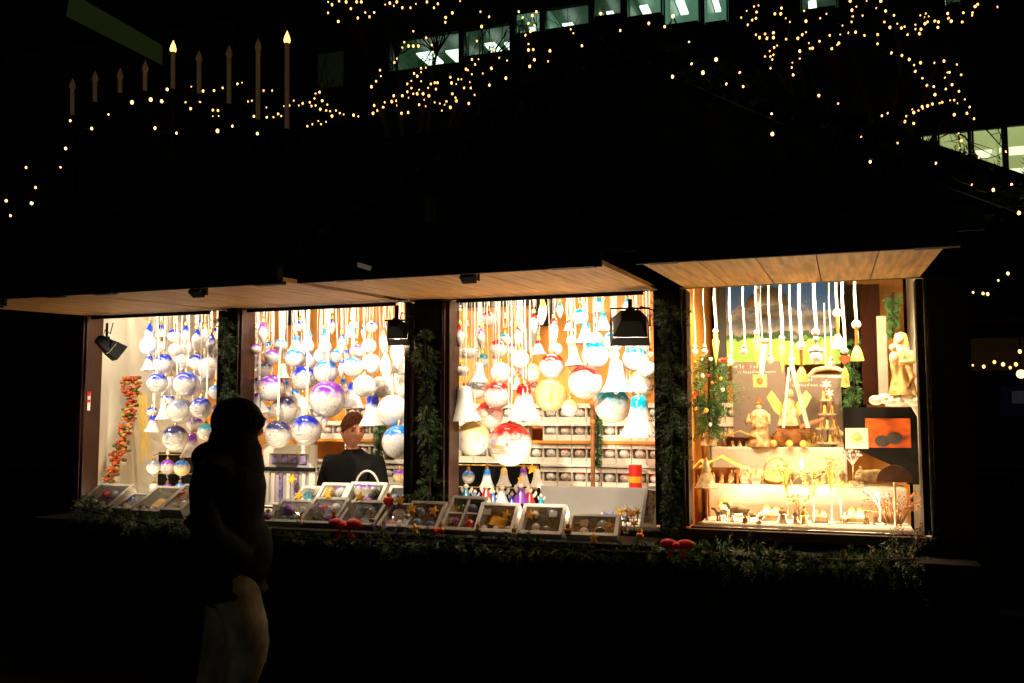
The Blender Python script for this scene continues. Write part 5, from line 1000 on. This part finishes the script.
# ------------------------------------------------------------------ bare trees carrying the fairy lights
def tree(px, Y, label, tips, seed):
    rnd = random.Random(seed); base = W(px, 418, max(Y, 2.9)); base.z = 0; t = thing('bare_tree', label, 'tree', base, group='bare trees behind the stall')
    trunk = MB(); crown = MB(); top = Vector((0, 0, 3.2)); trunk.tube([(0, 0, 0), (.04, 0, 1), (-.03, .03, 2.2), top], [.2, .16, .13, .11], 12).build('trunk', bark, t)
    targets = [W(x, y, Y+.75+rnd.uniform(-.3, .4))-base for x, y in tips]
    limbs = []
    for q in targets[::9]:
        m1 = top.lerp(q, .4)+Vector((rnd.uniform(-.2, .2), rnd.uniform(-.3, .3), .35)); path = [top-Vector((0, 0, rnd.random()*1.2)), m1, top.lerp(q, .75)+Vector((0, 0, .2)), q]
        crown.tube(path, [.06, .035, .018, .006], 6); limbs.append(path)
    for q in targets:
        path = min(limbs, key=lambda l: min((l[i]-q).length for i in (1, 2, 3))); a = min((path[i] for i in (1, 2)), key=lambda z: (z-q).length)
        mm = a.lerp(q, .5)+Vector((rnd.uniform(-.1, .1), rnd.uniform(-.15, .15), rnd.uniform(0, .15))); crown.tube([a, mm, q], [.014, .009, .004], 5)
        for k in range(3): e = q+Vector((rnd.uniform(-.35, .35), rnd.uniform(-.35, .35), rnd.uniform(-.1, .4))); crown.tube([mm.lerp(q, rnd.random()), e], [.005, .002], 4)
    crown.build('crown', bark, t)
tree(330, 1.2, 'bare dark tree behind the left half of the stall carrying a net of lights', netL, 1)
tree(430, 5.1, 'bare dark tree before the lit office windows, middle of the scene', mid+topR, 2)
tree(860, 4.6, 'bare dark tree above the gable at the right carrying many lights', tr, 3)
# ------------------------------------------------------------------ office building behind
YB = 16.0
ob = thing('office_building', 'dark office building behind the trees with greenish lit windows', 'building', (0, YB, 0))
L0 = Vector((0, YB, 0)); conc = mat('dark_concrete', (.01, .011, .008), .9, var=.3, scale=1.5, bump=.2)
def glowm(name, col, s): return emi(name, col, s, base=(.03, .04, .03))
room = {'g': glowm('green_office_glow', (.2, .6, .25), .055), 'c': glowm('cool_office_glow', (.3, .75, .45), .22), 'y': glowm('yellow_green_glow', (.72, .85, .3), .42), 'd': glowm('dim_office_glow', (.3, .4, .15), .012)}
tube_g = glowm('ceiling_panel_glow', (.75, 1, .8), 2.2); tube_y = glowm('warm_ceiling_panel_glow', (.95, 1, .6), 1.3)
# windows as quads given by picture corners on the facade plane (perspective follows the wall)
WN = [(((388, 31), (460, 36), (460, 66), (388, 72)), 'g'), (((462, 27), (511, 21), (511, 55), (462, 56)), 'g'), (((513, 8), (541, 8), (541, 33), (513, 36)), 'c'), (((543, 6), (590, 0), (590, 24), (543, 33)), 'g'), (((592, -8), (622, -10), (622, 14), (592, 20)), 'g'), (((625, -14), (665, -18), (660, 22), (625, 12)), 'c'), (((663, -20), (700, -24), (700, 24), (662, 26)), 'c'), (((702, -24), (728, -26), (728, 23), (702, 24)), 'c'), (((800, -20), (838, -24), (838, 9), (800, 11)), 'g'), (((945, -22), (962, -24), (962, 4), (945, 6)), 'g'),
      (((922, 133), (937, 131.6), (937, 178), (922, 178)), 'y'), (((938, 131.5), (971, 128), (971, 178), (938, 178)), 'y'), (((972, 128), (1005, 124), (1005, 178), (972, 178)), 'y'), (((1006, 124), (1040, 120), (1040, 178), (1006, 178)), 'y'), (((312, 50), (345, 46), (345, 88), (312, 92)), 'd')]
xs = [W(c[0], c[1], YB) for q, _ in WN for c in q]
openings = []
for q, kind in WN:
    P4 = [W(x, y, YB) for x, y in q]; x0 = (P4[0].x+P4[3].x)/2; x1 = (P4[1].x+P4[2].x)/2; z1 = (P4[0].z+P4[1].z)/2; z0 = (P4[2].z+P4[3].z)/2; openings.append((x0, x1, z0, z1, kind))
fb = MB()   # facade built of strips around openings
cols = sorted(set([-14.5, 9.0]+[v for o in openings for v in (o[0], o[1])]))
for a, b_ in zip(cols[:-1], cols[1:]):
    if b_-a < .005: continue
    c = (a+b_)/2; hs = sorted([(o[2], o[3]) for o in openings if o[0] < c < o[1]]); z = 0
    for h0, h1 in hs:
        if h0 > z: fb.box((c, .15, (z+h0)/2), (b_-a, .3, h0-z))
        z = max(z, h1)
    fb.box((c, .15, (z+17)/2), (b_-a, .3, 17-z))
fb.build('facade', conc, ob, smooth=None); MB().box((-2.75, 5.4, 8.5), (23.5, .3, 17)).box((-14.35, 2.8, 8.5), (.3, 5, 17)).box((8.85, 2.8, 8.5), (.3, 5, 17)).build('rear_wall', conc, ob, smooth=None)
for i, (x0, x1, z0, z1, kind) in enumerate(openings):
    c = (x0+x1)/2; w, h = x1-x0, z1-z0
    wdw = MB().box((x0+.03, .05, (z0+z1)/2), (.03, .1, h)).box((x1-.03, .05, (z0+z1)/2), (.03, .1, h)).box((c, .05, z0+.03), (w-.12, .1, .06)).box((c, .05, z1-.03), (w-.12, .1, .06)).build('window', black, ob)
    dp = .5 if kind == 'd' else 2.4
    MB().box((c, dp, (z0+z1)/2), (w+.8, .05, h+.6)).box((c, dp/2+.15, z1+.1), (w+.4, dp-.35, .05)).box((x1+.1, dp/2+.15, (z0+z1)/2), (.05, dp-.35, h)).box((x0-.1, dp/2+.15, (z0+z1)/2), (.05, dp-.35, h)).build('room', room[kind], wdw, smooth=None)
    if kind != 'd':
        tg = tube_y if kind == 'y' else tube_g; lm = MB()
        if kind == 'y': lm.box((c, 1.2, z1-.28), (w*.98, .5, .06)).box((c, 1.4, z0+h*.42), (w*.98, .3, .05))
        else:
            for k in range(1 if w < 1.2 else 2): lm.box((c-w*.2+k*w*.42, 1.3, z1-.12-.05*k), (w*.22, .8, .05))
            lm.box((c, 2.2, z0+h*.25), (w*.7, .04, h*.07))  # low strip glows as the bright floor, not a ceiling lamp
        lm.build('ceiling_panel', tg, wdw, smooth=None)
    MB().box((c, .06, (z0+z1)/2), (w-.12, .01, h-.12)).build('pane', glass, wdw, smooth=None)
# building at the left with pale parapet
lb_ = thing('corner_building', 'unlit building at the upper left with a dull olive parapet', 'building', (-19.5, 17, 0)); MB().box((-1.5, 3, 6.7), (9, 6, 13.3)).build('wall', conc, lb_, smooth=None)
ppm = mat('self_lit_olive_parapet', (.05, .06, .02), .9, var=.3, scale=2, emit=(.2, .26, .06), es=.035); a, b_, c_, d_ = [W(x, y, 16.9)-Vector((-19.5, 17, 0)) for x, y in ((66, 16), (160, 64), (160, 44), (70, -8))]  # parapet glows weakly in place of light reaching it
MB().add([a, b_, c_, d_]+[q+Vector((0, .3, 0)) for q in (a, b_, c_, d_)], [(0, 1, 2, 3), (7, 6, 5, 4), (0, 4, 5, 1), (1, 5, 6, 2), (2, 6, 7, 3), (3, 7, 4, 0)]).build('parapet', ppm, lb_, smooth=None)
# neighbouring stall at the far right, with lamp and blue goods
p = W(985, 418, 3.5); ns = thing('neighbouring_stall', 'dark closed market stall beyond the right end of the lit stall', 'market stall', (p.x, 3.5, 0))
dimw = mat('self_lit_brown_boards', (.05, .03, .015), .8, var=.3, scale=8, stretch=(1, 1, 10), emit=(.5, .25, .08), es=.008)  # header boards emit a faint brown instead of being lit
for k in range(9): MB().box((.5, 0, .1+k*.12), (2.2, .03, .114)).build('front_board', dark, ns)
MB().box((.5, .3, 2.15), (2.2, .03, .28)).build('header_board', dimw, ns); MB().prism([(-.6, 2.4), (1.9, 2.4), (1.9, 3.0), (.6, 3.3), (-.6, 2.7)], -.3, 1.8).build('roof', dark, ns)
for q in (-.55, 1.5): MB().box((q, 0, 1.2), (.1, .1, 2.4)).build('post', dark, ns)
MB().box((.5, .1, 1.18), (2.2, .5, .04)).build('counter', dark, ns)
p = W(1021, 374, 3.3); t = thing('round_lamp', 'small bright warm lamp at the right picture edge', 'lamp', p); MB().ball((0, 0, 0), .035, 14).build('globe', bulb_b, t, 60); MB().tube([(0, 0, .03), (0, 0, .4)], .006, 6).build('cord', black, t)
p = W(1013, 416, 3.3); t = thing('blue_box', 'dim blue patterned box at the far right below the lamp', 'box', p); MB().box((.05, 0, .12), (.26, .1, .24)).build('box', mat('self_lit_blue_print', (.03, .05, .2), .6, var=.7, scale=14, emit=(.15, .2, .8), es=.003), t); MB().box((.05, -.055, .15), (.12, .004, .1)).build('print', mat('self_lit_pale_print', (.2, .2, .22), .6, emit=(.5, .5, .6), es=.02), t)  # box and its print glow weakly instead of being lit
# ------------------------------------------------------------------ night sky, moon-weak sun, camera
w = bpy.data.worlds.new('World'); bpy.context.scene.world = w; w.use_nodes = True; nt = w.node_tree
sky = nt.nodes.new('ShaderNodeTexSky'); sky.sky_type = 'NISHITA'; sky.sun_disc = False; sky.sun_elevation = R(28); sky.sun_rotation = R(200)
bg = nt.nodes['Background']; bg.inputs[1].default_value = .00004; nt.links.new(sky.outputs[0], bg.inputs[0])
sl = bpy.data.lights.new('sun', 'SUN'); sl.energy = .05; sl.angle = R(.5); sl.color = (1, .92, .68); so = bpy.data.objects.new('sun', sl); C.objects.link(so)
so.rotation_euler = Vector((-.05, .9, -.35)).to_track_quat('-Z', 'Y').to_euler()
cd = bpy.data.cameras.new('camera'); co = bpy.data.objects.new('camera', cd); C.objects.link(co); co.location = CAM
cd.sensor_width = 36; cd.lens = F/1024*36; cd.clip_end = 500; cd.clip_start = .05
co.rotation_euler = Matrix((RT, UP, -FW)).transposed().to_euler()
sc = bpy.context.scene; sc.camera = co
sc.view_settings.view_transform = 'Standard'; sc.view_settings.look = 'None'; sc.view_settings.exposure = 0
sc.cycles.use_denoising = True; sc.cycles.max_bounces = 6; sc.cycles.transparent_max_bounces = 12; sc.cycles.sample_clamp_indirect = 4; sc.cycles.use_light_tree = True
